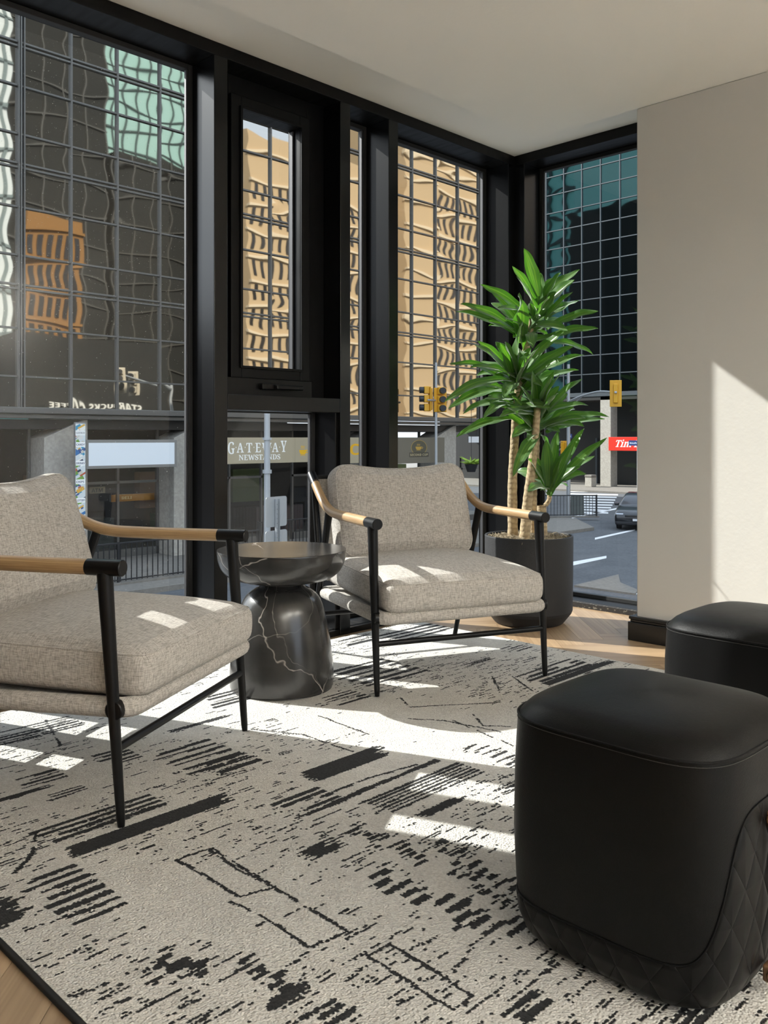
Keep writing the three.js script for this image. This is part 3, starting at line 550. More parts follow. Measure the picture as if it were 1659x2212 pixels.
function makeOttoman(label) {
  const o = thing('leather_ottoman', label, 'ottoman'), A = 0.216;
  const side = [[0.0, 0.05], [0.004, 0.035], [0.02, 0.018], [0.05, 0.007], [0.10, 0.001], [0.20, -0.003], [0.32, -0.001], [0.38, 0.002], [0.405, 0.004]];
  part('body', loft(A, side), M.leather, o);
  const topP = [[0.405, 0.004], [0.4085, 0.007], [0.415, 0.012], [0.424, 0.021], [0.432, 0.034], [0.438, 0.055], [0.443, 0.085], [0.4465, 0.125], [0.4482, 0.17], [0.4488, 0.2185]];
  part('top_panel', loft(A, topP), M.leather, o);
  const ring = (y, inset, r) => { const pts = []; for (let i = 0; i < 80; i++) { const th = (i / 80) * Math.PI * 2, q = sq(th, A) * (1 - inset / A); pts.push(V(q * Math.cos(th), y, q * Math.sin(th))); } return tube(pts, r, 200, 6, true); };
  part('piping', ring(0.4065, 0.0035, 0.0022), M.leather, o);
  { const st = [], base = new THREE.CapsuleGeometry(0.0007, 0.004, 2, 5).rotateZ(Math.PI / 2); for (let i = 0; i < 300; i++) { const th = (i / 300) * Math.PI * 2, q = sq(th, A) * (1 - 0.003 / A), q2 = sq(th + 0.01, A) * (1 - 0.003 / A), dx = q2 * Math.cos(th + 0.01) - q * Math.cos(th), dz = q2 * Math.sin(th + 0.01) - q * Math.sin(th); st.push(P(base.clone().rotateY(-Math.atan2(dz, dx)).translate(q * Math.cos(th), 0.399, q * Math.sin(th)))); }
    part('stitching', join(st), M.thread, o).userData.kind = 'stuff'; }
  // quilted skirt below a curved seam, rising to a panel behind the strap
  const seam = (th) => { const d = Math.atan2(Math.sin(th - Math.PI / 2), Math.cos(th - Math.PI / 2)); return 0.085 + 0.235 / (1 + Math.exp((Math.abs(d) - 0.66) * 14)); };
  const pos = [], uv = [], idx = [], SG = 160, RW = 16;
  const yr = side; const insetAt = (y) => { for (let i = 0; i + 1 < yr.length; i++) if (y <= yr[i + 1][0]) { const t = (y - yr[i][0]) / (yr[i + 1][0] - yr[i][0]); return yr[i][1] + (yr[i + 1][1] - yr[i][1]) * t; } return 0.004; };
  for (let j = 0; j <= RW; j++) for (let i = 0; i <= SG; i++) { const th = (i / SG) * Math.PI * 2, y = 0.012 + (seam(th) - 0.012) * (j / RW), r = sq(th, A) * (1 - insetAt(y) / A) + (j === RW ? 0.0002 : 0.0035); pos.push(r * Math.cos(th), y, r * Math.sin(th)); uv.push(th * A * 1.12, y); }
  for (let j = 0; j < RW; j++) for (let i = 0; i < SG; i++) { const k = j * (SG + 1) + i; idx.push(k, k + SG + 1, k + 1, k + 1, k + SG + 1, k + SG + 2); }
  const qg = new THREE.BufferGeometry(); qg.setAttribute('position', new THREE.Float32BufferAttribute(pos, 3)); qg.setAttribute('uv', new THREE.Float32BufferAttribute(uv, 2)); qg.setIndex(idx); qg.computeVertexNormals();
  part('quilted_skirt', qg, M.quilt, o);
  { const pts = []; for (let i = 0; i < 160; i++) { const th = (i / 160) * Math.PI * 2, y = seam(th), r = sq(th, A) * (1 - insetAt(y) / A) + 0.001; pts.push(V(r * Math.cos(th), y, r * Math.sin(th))); } part('seam', tube(pts, 0.0016, 320, 5, true), M.leather, o); }
  const hz = A * 1.0 + 0.018;
  const st = part('strap', join([rb(-0.027, -0.009, 0.045, 0.30, hz - 0.006, hz + 0.004, 0.004)]), M.tan, o, 'tan leather carrying strap');
  for (const y of [0.033, 0.287]) part('bracket', join([capped(V(-0.035, y, hz - 0.002), V(-0.001, y, hz - 0.002), 0.012), rb(-0.030, -0.006, y - 0.014, y + 0.014, hz - 0.022, hz - 0.004, 0.004)]), M.tan, st);
  return o;
}
{
  const a = makeOttoman('large black leather ottoman in the right foreground with quilted sides and stitched top seam');
  a.scale.y = 1.03;
  a.position.set(1.525, RUG.top + 0.0005, -0.792); a.userData.group = 'matching leather ottomans';
  const b = a.clone(); b.name = numbered('leather_ottoman'); scene.add(b);
  b.userData = { label: 'black leather ottoman standing behind the foreground one, beside the plain wall', category: 'ottoman', group: 'matching leather ottomans' };
  b.position.set(2.43, RUG.top + 0.0005, -0.945);
}

// ---------------------------------------------------------------- potted dracaena
{
  const PC = at(1142, 1152, 4.5), K = 4.5;
  const t = thing('potted_dracaena', 'tall green dracaena with several canes in a round charcoal planter by the window corner', 'plant', [PC.x, 0, PC.z]);
  const L = (p) => p.clone().sub(V(PC.x, 0, PC.z));
  const pot = [[0, 0.004], [0.175, 0.004], [0.182, 0.012], [0.216, 0.055], [0.222, 0.07], [0.2245, 0.25], [0.2255, 0.444], [0.224, 0.449], [0.216, 0.449], [0.2145, 0.444], [0.2145, 0.39]];
  { const gs = []; for (let i = 0; i + 1 < pot.length; i++) gs.push(P(new THREE.LatheGeometry([new THREE.Vector2(...pot[i]), new THREE.Vector2(...pot[i + 1])], 80))); const g = join(gs), uv = g.attributes.uv, p = g.attributes.position; for (let i = 0; i < uv.count; i++) uv.setXY(i, uv.getX(i) * 1.4, p.getY(i)); part('pot', g, M.pot, t); }
  const soil = new THREE.CircleGeometry(0.214, 40, 0).rotateX(-Math.PI / 2); part('soil', new THREE.CylinderGeometry(0.213, 0.213, 0.02, 48).translate(0, 0.412, 0), M.soil, t);
  { const strand = new THREE.TorusGeometry(0.014, 0.0011, 4, 9, 2.4), n = 1500, im = new THREE.InstancedMesh(strand, M.moss, n), d = new THREE.Object3D();
    for (let i = 0; i < n; i++) { const r = 0.207 * Math.sqrt(rnd()), a = rnd() * 6.283; d.position.set(r * Math.cos(a), 0.424 + 0.012 * rnd(), r * Math.sin(a)); d.rotation.set(rnd() * 6, rnd() * 6, rnd() * 6); d.scale.setScalar(rr(0.5, 1.4)); d.updateMatrix(); im.setMatrixAt(i, d.matrix); }
    im.name = 'moss'; im.userData.kind = 'stuff'; t.add(im); }
  const cane = (pts, r0, r1) => { const c = new THREE.CatmullRomCurve3(pts), g = new THREE.TubeGeometry(c, 40, 1, 16), p = g.attributes.position, v = V(), q = V(); const F = 41;
    for (let j = 0; j < F; j++) { c.getPointAt(j / 40, q); const r = r0 + (r1 - r0) * (j / 40) + 0.0012 * Math.sin(j * 2.2); for (let i = 0; i <= 16; i++) { const k = j * 17 + i; v.fromBufferAttribute(p, k).sub(q).normalize().multiplyScalar(r).add(q); p.setXYZ(k, v.x, v.y, v.z); } }
    g.computeVertexNormals(); const uv = g.attributes.uv; for (let i = 0; i < uv.count; i++) uv.setXY(i, uv.getY(i), uv.getX(i) * c.getLength() * 1.6); return P(g); };
  const C = (px, py, k) => L(at(px, py, k));
  part('cane', cane([C(1108, 1158, K + 0.03), C(1107, 1050, K + 0.03), C(1111, 960, K + 0.03), C(1118, 860, K + 0.02), C(1135, 760, K + 0.02), C(1150, 690, K)], 0.027, 0.016), M.bark, t);
  part('cane', cane([C(1133, 1165, K - 0.07), C(1140, 1080, K - 0.06), C(1150, 1000, K - 0.05), C(1157, 930, K - 0.05), C(1162, 870, K - 0.04)], 0.028, 0.017), M.bark, t);
  part('cane', cane([C(1152, 1150, K + 0.08), C(1152, 1070, K + 0.08), C(1157, 1000, K + 0.06), C(1160, 930, K + 0.05)], 0.022, 0.016), M.bark, t);
  part('cane', cane([C(1172, 1155, K + 0.02), C(1170, 1092, K + 0.02)], 0.026, 0.024), M.bark, t, 'short sawn cane');
  part('cane', cane([C(1178, 1092, K + 0.0), C(1186, 1080, K + 0.0), C(1187, 1055, K + 0.0)], 0.012, 0.011), M.bark, t);
  const eyeDir = V(-PC.x, 0.2, -PC.z).normalize();
  function leaf(bpx, bpy, tpx, tpy, w = 0.062, dz = rr(-0.16, 0.16), face = 0.75, sag = 0.16) {
    const a = C(bpx, bpy, K + rr(-0.02, 0.02)), b = C(tpx, tpy, K + dz), d = b.clone().sub(a), len = d.length(), N = 16, S = 6;
    const ctrl = a.clone().lerp(b, 0.5).add(V(0, Math.max(0.02, sag * len * (1 - Math.max(0, d.y / len) * 0.7)), 0)), curve = new THREE.QuadraticBezierCurve3(a, ctrl, b);
    const pos = [], uv = [], idx = [], q = V(), tan = V(), tw = rr(-0.35, 0.35);
    for (let j = 0; j <= N; j++) {
      const s = j / N; curve.getPoint(s, q); curve.getTangent(s, tan);
      const nrm = V(0, 0.75, 0).addScaledVector(eyeDir, face).addScaledVector(tan, -V(0, 0.75, 0).addScaledVector(eyeDir, face).dot(tan)).normalize().applyAxisAngle(tan, tw * (s - 0.2));
      const sd = tan.clone().cross(nrm).normalize(), wd = w * 1.3 * Math.pow(Math.min(1, (0.32 + 1.5 * s)), 0.9) * Math.pow(Math.max(0, 1 - Math.pow(s, 2.6)), 0.75);
      for (let i = 0; i <= S; i++) { const u = i / S * 2 - 1, wave = 0.004 * Math.sin(s * 14 + bpx + tpy) * u * u; const o = q.clone().addScaledVector(sd, u * wd / 2).addScaledVector(nrm, Math.abs(u) * wd * 0.16 + wave); pos.push(o.x, o.y, o.z); uv.push(i / S, s); }
    }
    for (let j = 0; j < N; j++) for (let i = 0; i < S; i++) { const k = j * (S + 1) + i; idx.push(k, k + 1, k + S + 1, k + 1, k + S + 2, k + S + 1); }
    const g = new THREE.BufferGeometry(); g.setAttribute('position', new THREE.Float32BufferAttribute(pos, 3)); g.setAttribute('uv', new THREE.Float32BufferAttribute(uv, 2)); g.setIndex(idx); g.computeVertexNormals();
    part('leaf', g, M.leaf, t);
  }
  const top = [[1163, 640, 1132, 536, 0.062, -0.02], [1163, 665, 1168, 590, 0.05, 0.08], [1158, 660, 1106, 575, 0.062, -0.08], [1170, 650, 1252, 583, 0.06, 0.05], [1172, 668, 1241, 604, 0.066, -0.09], [1150, 690, 1037, 615, 0.062, -0.03], [1128, 722, 994, 657, 0.068, -0.12], [1128, 728, 985, 672, 0.05, 0.06], [1178, 690, 1238, 630, 0.05, -0.1], [1178, 690, 1250, 650, 0.05, 0.12], [1180, 712, 1293, 672, 0.052, -0.1], [1126, 740, 1122, 632, 0.074, -0.2], [1146, 730, 1062, 630, 0.06, 0.05], [1175, 735, 1292, 710, 0.052, -0.06], [1184, 740, 1282, 766, 0.05, 0.05], [1150, 720, 1145, 655, 0.06, -0.12], [1160, 700, 1200, 640, 0.05, 0.15], [1140, 720, 1090, 690, 0.05, -0.2]];
  const mid = [[1110, 815, 1030, 736, 0.062, -0.1], [1108, 820, 1024, 744, 0.066, -0.18], [1112, 810, 1128, 695, 0.074, -0.22], [1104, 815, 969, 786, 0.046, -0.08], [1104, 822, 960, 868, 0.06, -0.24], [1102, 838, 968, 882, 0.06, 0.0], [1122, 812, 1220, 713, 0.064, -0.16], [1126, 818, 1240, 748, 0.06, -0.06], [1128, 826, 1262, 766, 0.05, 0.04], [1124, 836, 1225, 772, 0.056, -0.2], [1104, 850, 1036, 832, 0.044, -0.1], [1108, 866, 1000, 893, 0.052, -0.12], [1104, 905, 985, 945, 0.05, -0.06], [1116, 880, 1046, 862, 0.05, -0.18], [1112, 830, 1080, 740, 0.06, -0.08], [1116, 840, 1150, 760, 0.064, -0.22], [1106, 845, 1060, 790, 0.055, 0.1], [1130, 840, 1250, 800, 0.05, 0.1], [1100, 870, 1044, 905, 0.05, -0.2]];
  const right = [[1160, 890, 1148, 800, 0.062, -0.14], [1166, 890, 1192, 814, 0.062, -0.2], [1172, 900, 1258, 818, 0.064, -0.16], [1172, 905, 1226, 850, 0.05, 0.04], [1176, 915, 1316, 900, 0.046, 0.0], [1178, 925, 1262, 922, 0.06, -0.2], [1180, 935, 1306, 906, 0.05, 0.05], [1165, 935, 1108, 1030, 0.06, -0.22], [1158, 925, 1106, 945, 0.06, -0.16], [1150, 920, 1062, 872, 0.05, -0.1], [1160, 900, 1120, 830, 0.06, -0.18], [1170, 905, 1205, 850, 0.06, -0.22], [1162, 940, 1125, 1000, 0.052, -0.1], [1175, 925, 1240, 880, 0.055, -0.1], [1160, 930, 1100, 900, 0.05, 0.08], [1168, 940, 1190, 990, 0.05, 0.1]];
  const low = [[1186, 1070, 1240, 955, 0.062, -0.08], [1190, 1060, 1312, 945, 0.052, -0.04], [1190, 1050, 1254, 1010, 0.06, -0.1], [1184, 1050, 1180, 950, 0.056, -0.06], [1186, 1060, 1216, 985, 0.06, -0.12], [1182, 1070, 1168, 1058, 0.03, -0.05], [1180, 1050, 1150, 985, 0.055, -0.04], [1188, 1055, 1262, 925, 0.05, 0.03], [1186, 1040, 1205, 930, 0.05, 0.05], [1188, 1050, 1285, 985, 0.05, 0.06]];
  for (const l of [...top, ...mid, ...right, ...low]) leaf(...l);
  // the inner leaves that fill each crown
  for (const [n, bx0, by0, bx1, by1, r] of [[22, 1168, 660, 1130, 760, 100], [24, 1122, 790, 1108, 890, 110], [20, 1164, 880, 1160, 950, 105], [6, 1186, 1045, 1186, 1060, 85]]) for (let i = 0; i < n; i++) {
    const t0 = rnd(), x = bx0 + (bx1 - bx0) * t0, y = by0 + (by1 - by0) * t0, a = (i / n) * 6.283 + rr(-0.3, 0.3), l = r * rr(0.65, 1.05);
    leaf(x, y, x + Math.cos(a) * l, y - 30 - Math.sin(a) * l * 0.62, rr(0.05, 0.066), Math.sin(a * 1.7 + i) * 0.2);
  }
}

// ---------------------------------------------------------------- the street outside
const font = await new FontLoader().loadAsync('fonts/droid/droid_sans_bold.typeface.json');
struct('ground', bx(-120, 190, STREET - 0.4, STREET, -150, 110), M.asphalt);
function kerbed(name, pts, mat = M.walk) { struct(name, prism(pts, STREET, STREET + 0.14), mat); }
const ratio = (px) => { const q = (px - CX) / FOC; return (Math.cos(YAW) + Math.sin(YAW) * q) / (Math.sin(YAW) - Math.cos(YAW) * q); };  // x over distance to a plane parallel to the window wall
const D = 25;                                   // the curtain wall across the street stands 25 m away
kerbed('pavement_across', [[-60, -20.2], [33.5, -20.2], [36.5, -23], [36.5, -70], [-60, -70]]);
kerbed('pavement_here', [[-60, -6], [5, -6], [8, -3.8], [8, 60], [4.48, 60], [4.48, -3.32], [-60, -3.32]]);
kerbed('pavement_corner', [[56.5, -95], [120, -95], [120, -14], [60, -14], [56.5, -18]]);
kerbed('pavement_far', [[40, 6], [45, 2], [130, 2], [130, 60], [40, 60]]);

// wavy mirror panes: every pane is a little bowed and out of true
const paneVariants = [];
function wavyPane(w, h, k) {
  const g = new THREE.PlaneGeometry(w, h, 10, 10), p = g.attributes.position, a = rr(-1, 1), b = rr(-1, 1), c = rr(-1, 1), d = rr(-1, 1), f = rr(0, 6);
  const bow = 0.00028 * k * c, tx = 0.0006 * k * a, ty = 0.0003 * k * b, tw = 0.0009 * k * (0.4 + Math.abs(d)), e = rr(0, 6), m = rr(2.2, 4.2);
  for (let i = 0; i < p.count; i++) { const u = p.getX(i) / (w / 2), v = p.getY(i) / (h / 2); p.setZ(i, bow * (1 - u * u) * (1 - v * v) + tx * u + ty * v + tw * u * Math.sin(m * v + f) + 0.00022 * k * Math.sin(2.6 * u + e) * (1 - v * v)); }
  g.computeVertexNormals(); return g;
}
function panesFor(w, h, k) { const key = w.toFixed(2) + h.toFixed(2); const v = paneVariants.find((x) => x.key === key); if (v) return v.list; const list = Array.from({ length: 9 }, () => wavyPane(w, h, k)); paneVariants.push({ key, list }); return list; }

{ // office block with a mirror curtain wall over shops
  const b = thing('mirror_glass_office_block', 'dark curtain wall office block across the street with wavy mirrored panes above shops', 'building', [0, STREET, -D]);
  const Y = (y) => y - STREET, S = 0.06 * D, X0 = 0.4199 * D, ledge = 1.80, nL = -6, nR = 14, rows = [], dbl = [];
  part('core', bx(X0 + nL * S - 0.2, X0 + nR * S + 0.2, Y(ledge) + 0.1, Y(15.4), -16, -0.12), M.darkClad, b);
  let y = ledge;
  for (let f = 0; f < 4; f++) { for (const h of [0.90, 1.38, 1.19]) { rows.push([y, y + h]); y += h; } dbl.push(y); }
  const top = y, xl = X0 + nL * S, xr = X0 + nR * S, mg = new THREE.BoxGeometry(0.055, top - ledge, 0.11), hg = new THREE.BoxGeometry(xr - xl, 0.05, 0.09);
  for (let k = nL; k <= nR; k++) { if (k) part('mullion', mg, M.mullion, b).position.set(X0 + k * S, Y((ledge + top) / 2), 0.01); else { const g = new THREE.BoxGeometry(0.04, top - ledge, 0.16); for (const o of [-0.085, -0.02, 0.075]) part('mullion', g, M.mullion, b).position.set(X0 + o, Y((ledge + top) / 2), 0.02); part('joint', new THREE.BoxGeometry(0.2, top - ledge, 0.06), M.darkClad, b).position.set(X0, Y((ledge + top) / 2), 0.0); } }
  for (const [y0] of rows) { const d = dbl.includes(y0); for (const o of d ? [-0.06, 0.06] : [0]) part('transom', hg, M.mullion, b).position.set((xl + xr) / 2, Y(y0 + o), 0.008); }
  for (let k = nL; k < nR; k++) rows.forEach(([y0, y1], j) => { const list = panesFor(S, y1 - y0, 1.0), m = part('pane', list[(k * 7 + j * 3 + 90) % list.length], M.mirror, b); m.position.set(X0 + (k + 0.5) * S, Y((y0 + y1) / 2), -0.02); });
  // ledge, shop fronts and stone piers
  part('ledge', join([rb(xl - 0.3, xr + 0.3, Y(ledge) - 0.16, Y(ledge) + 0.02, -0.2, 0.22, 0.02), rb(xl - 0.3, xr + 0.3, Y(ledge) - 0.30, Y(ledge) - 0.18, -0.3, 0.10, 0.02)]), M.mullion, b);
  part('soffit', bx(xl - 0.3, xr + 0.3, Y(1.2), Y(1.48), -3.4, -0.35), M.darkClad, b);
  part('back_wall', bx(xl - 0.3, xr + 0.3, 0.14, Y(1.6), -6.2, -6), M.darkClad, b);
  const pier = (rx) => { const x = rx * D, s = new THREE.Shape([[0, 0.14], [1.32, 0.14], [1.32, Y(1.48)], [1.18, Y(1.46)], [0, Y(0.92)]].map(([a, c]) => new THREE.Vector2(a, c))); return part('pier', uvMetres(new THREE.ExtrudeGeometry(s, { depth: 1.1, bevelEnabled: true, bevelSize: 0.02, bevelThickness: 0.02, bevelSegments: 1 }).translate(x, 0, -1.3)), M.pierStone, b); };
  for (let k = -3; k < 5; k++) if (k !== 2) pier(0.4515 + 0.175 * k);
  // glazed shop fronts between the piers
  for (let k = -2; k < 5; k++) {
    const xa = (0.4515 + 0.175 * k) * D + 1.36, xb = (0.4515 + 0.175 * (k + 1)) * D - 0.04;
    const front = part('shop_front', join([bx(xa, xa + 0.08, 0.14, Y(1.2), -1.2, -1.1), bx(xb - 0.08, xb, 0.14, Y(1.2), -1.2, -1.1), bx(xa, xb, 0.14, 0.4, -1.2, -1.1), bx((xa + xb) / 2 - 0.04, (xa + xb) / 2 + 0.04, 0.14, Y(0), -1.2, -1.1), bx(xa, xb, Y(-0.55), Y(-0.47), -1.2, -1.1)]), M.mullion, b);
    part('pane', new THREE.PlaneGeometry(xb - xa, Y(-0.5) - 0.3).translate((xa + xb) / 2, (0.3 + Y(-0.5)) / 2, -1.15), M.glass, front);
    part('counter', bx(xa + 0.2, xb - 0.3, 0.14, 1.2, -4.4, -3.6), std({ color: lin(rr(0.05, 0.16), rr(0.05, 0.13), rr(0.04, 0.09)), roughness: 0.7 }), b);
    part('shelving', bx(xa + 0.4, xb - 0.6, 1.3, 2.7, -5.9, -5.5), std({ color: lin(rr(0.08, 0.2), rr(0.08, 0.16), rr(0.05, 0.1)), roughness: 0.8 }), b);
  }
}
const signBox = (name, label, x0, x1, y0, y1, z, depth, mat, faceMat, inset = 0.0) => { const s = thing(name, label, 'sign', [(x0 + x1) / 2, (y0 + y1) / 2, z]); const w = x1 - x0, h = y1 - y0; part('casing', rb(-w / 2, w / 2, -h / 2, h / 2, -depth, 0, 0.012), mat, s); part('face', uvFit(new THREE.BoxGeometry(w - 2 * inset, h - 2 * inset, 0.008).translate(0, 0, 0.005)), faceMat, s); return s; };
function uvFit(g) { return P(g); }
const cardMat = (w, h, draw, rough = 0.6) => std({ map: canvas(w, h, draw), roughness: rough });
const cup = (c, x, y, s, col) => { c.fillStyle = c.strokeStyle = col; c.beginPath(); c.moveTo(x - s, y); c.lineTo(x + s, y); c.quadraticCurveTo(x + s * 0.9, y + s * 1.05, x + s * 0.35, y + s * 1.1); c.lineTo(x - s * 0.35, y + s * 1.1); c.quadraticCurveTo(x - s * 0.9, y + s * 1.05, x - s, y); c.fill(); c.lineWidth = s * 0.16; c.beginPath(); c.ellipse(x + s * 1.05, y + s * 0.38, s * 0.32, s * 0.3, 0, 0, 7); c.stroke(); c.fillRect(x - s * 0.75, y + s * 1.2, s * 1.5, s * 0.12); c.lineWidth = s * 0.15; for (const o of [0, 0.38]) { c.beginPath(); c.moveTo(x - s * 0.55, y - s * (0.3 + o)); c.bezierCurveTo(x - s * 0.2, y - s * (0.75 + o), x + s * 0.1, y - s * (0.1 + o), x + s * 0.5, y - s * (0.5 + o)); c.stroke(); } };
{ // shop signs
  const zs = -24.2, xs = (px) => -zs * ratio(px), ys = (px, py) => onZ(px, py, zs).y;
  const grey = std({ color: lin(0.22, 0.21, 0.19), roughness: 0.5 });
  signBox('blank_sign', 'blank white shop sign in a grey frame above the dark shop front across the street', xs(185), xs(382), ys(283, 1011), ys(283, 950), zs, 0.5, grey, std({ color: lin(0.78, 0.82, 0.84), roughness: 0.4 }), 0.09);
  const cloth = '#a89b80';
  signBox('newsstand_sign', 'tan shop sign lettered GATEWAY NEWSTANDS with a gold coffee cup', xs(462), xs(668), ys(580, 1000), ys(580, 945), zs + 0.1, 0.25, grey, cardMat(1400, 330, (c, w, h) => {
    c.fillStyle = cloth; c.fillRect(0, 0, w, h); c.fillStyle = '#f3f1ea'; c.textAlign = 'center'; const m = 0.38;
    c.font = 'bold 170px serif'; const L = 'GATEWAY'; for (let i = 0; i < 7; i++) { c.save(); c.translate(w * (0.148 + 0.0905 * i), i === 0 ? 205 : 190); c.scale(0.78, i === 0 || i === 6 ? 1.22 : 1); c.fillText(L[i], 0, 0); c.restore(); if (i < 6) c.fillRect(w * (0.193 + 0.0905 * i), 118, 9, 14); }
    c.font = 'bold 92px serif'; c.fillText('NEWSTANDS', w * 0.44, 285); c.fillStyle = '#8d8367'; c.fillRect(w * 0.815, 0, 4, h); cup(c, w * 0.905, 165, 58, '#e0ac1c');
  }));
  signBox('cafe_sign', 'tan shop sign with large gold letters CUP seen through the narrow pane', xs(668) + 0.02, xs(800), ys(766, 1000), ys(766, 945), zs + 0.1, 0.25, grey, cardMat(700, 330, (c, w, h) => { c.fillStyle = cloth; c.fillRect(0, 0, w, h); c.fillStyle = '#e2a91a'; c.font = 'bold 200px sans-serif'; c.fillText('CUP', w * 0.60, 225); }));
  signBox('coffee_shop_sign', 'brown shop sign with a round SECOND CUP emblem, just above the farther armchair', xs(800) + 0.3, xs(956), ys(907, 1000), ys(907, 945), zs + 0.1, 0.25, grey, cardMat(1024, 420, (c, w, h) => {
    c.fillStyle = '#6d6657'; c.fillRect(0, 0, w, h); const x = w * 0.60; c.fillStyle = '#55503f'; c.beginPath(); c.arc(x, 165, 120, 0, 7); c.fill(); c.strokeStyle = '#a98b3e'; c.lineWidth = 7; c.stroke(); cup(c, x - 8, 150, 48, '#b8933d'); c.fillStyle = '#443f33'; c.fillRect(x - 150, 245, 300, 75); c.fillStyle = '#b3a47c'; c.font = 'bold 52px sans-serif'; c.textAlign = 'center'; c.fillText('SECOND CUP', x, 302, 280);
  }));
  const sws = signBox('small_white_sign', 'small white sign hanging over the shop door beyond the plant', 24.95 * ratio(1012), 24.95 * ratio(1038), onZ(1024, 956, -24.95).y, onZ(1024, 943, -24.95).y, -24.95, 0.05, grey, std({ color: lin(0.75, 0.76, 0.76), roughness: 0.5 }));
  part('hanger', join([rod(V(-0.2, 0.1, -0.03), V(-0.2, 1.62 - sws.position.y, -0.03), 0.012, 0.012, 8), rod(V(0.2, 0.1, -0.03), V(0.2, 1.62 - sws.position.y, -0.03), 0.012, 0.012, 8)]), M.rail, sws);
  // poster column with drinks and sweets
  const words = ['CANDY', 'DRINKS', 'CHIPS', 'LOTTERY', 'WATER'];
  const post = cardMat(180, 1900, (c, w, h) => {
    const cols = ['#2f6fa8', '#e9e6dc', '#23344f', '#d8d6cf', '#3a8fb0', '#6f9a3d', '#c9c4b6', '#b5502e', '#f0efe9', '#2f4f86', '#d9a53a'];
    c.fillStyle = '#cfd6d6'; c.fillRect(0, 0, w, h);
    for (let i = 0; i < 90; i++) { c.fillStyle = cols[Math.floor(rnd() * cols.length)]; c.save(); c.translate(rnd() * w, rnd() * h); c.rotate(-0.5); c.fillRect(-70, -30, rr(40, 150), rr(20, 70)); c.restore(); }
    c.fillStyle = '#ffffff'; c.font = 'bold 52px sans-serif'; words.forEach((t, i) => { c.fillStyle = '#f4f4f0'; c.fillRect(4, 330 + i * 330, w - 8, 84); c.fillStyle = '#1d2c52'; c.fillText(t, 10, 392 + i * 330, w - 20); });
    c.fillStyle = '#e9e9e4'; c.fillRect(0, 120, w, 90); c.fillStyle = '#3a3a3a'; c.font = 'bold 40px serif'; c.fillText('GATEWAY', 8, 180, w - 16);
  });
  const pc = thing('poster_column', 'tall strip of colourful drinks and snack posters beside the grey pier', 'poster', [xs(172), 0, zs + 0.05]);
  part('board', rb(-0.16, 0.16, ys(172, 1150), ys(172, 912), -0.1, 0, 0.01), grey, pc); part('print', uvFit(new THREE.BoxGeometry(0.3, ys(172, 915) - ys(172, 1146), 0.006).translate(0, (ys(172, 915) + ys(172, 1146)) / 2, 0.004)), post, pc);
  const zi = -26.6, xi = (px) => -zi * ratio(px), yi = (px, py) => onZ(px, py, zi).y;
  signBox('orange_shop_sign', 'orange lit sign on the shelves inside the shop under the blank sign', xi(240), xi(333), yi(286, 1082), yi(286, 1067), zi, 0.12, grey, cardMat(512, 96, (c, w, h) => { c.fillStyle = '#a9701f'; c.fillRect(0, 0, w, h); c.fillStyle = '#e9cf94'; c.font = 'bold 50px serif'; c.textAlign = 'center'; c.fillText('DELI', w * 0.35, 66); }));
  signBox('cash_machine_sign', 'small sign reading ATM inside the dark shop window', xi(193), xi(227), yi(210, 1066), yi(210, 1052), zi, 0.06, grey, cardMat(200, 90, (c, w, h) => { c.fillStyle = '#6d6550'; c.fillRect(0, 0, w, h); c.fillStyle = '#24221c'; c.font = 'bold 70px sans-serif'; c.textAlign = 'center'; c.fillText('ATM', w / 2, 70, w - 12); }));
}
function railing(label, x0, x1, z, h, gap = 0.16) {
  const t = thing('street_railing', label, 'railing', [x0, STREET + 0.14, z]), L = x1 - x0;
  part('top_rail', rb(0, L, h - 0.05, h, -0.025, 0.025, 0.01), M.rail, t); part('bottom_rail', rb(0, L, 0.1, 0.14, -0.02, 0.02, 0.01), M.rail, t); part('kerb', bx(-0.1, L + 0.1, 0, 0.06, -0.12, 0.12), M.walk, t);
  const b = new THREE.BoxGeometry(0.022, h - 0.1, 0.022), p = new THREE.BoxGeometry(0.06, h + 0.02, 0.06);
  for (let x = gap; x < L; x += gap) part('baluster', b, M.rail, t).position.set(x, h / 2 + 0.03, 0);
  for (let x = 0; x <= L + 0.01; x += L / Math.max(1, Math.round(L / 2.2))) part('post', p, M.rail, t).position.set(x, h / 2, 0);
  return t;
}
railing('black street railing in front of the blank sign shop across the street', 9.2, 16.2, -21.3, 1.12);
railing('black street railing behind the road signs, below the newsstand sign', 17.6, 24.5, -23.2, 1.12);

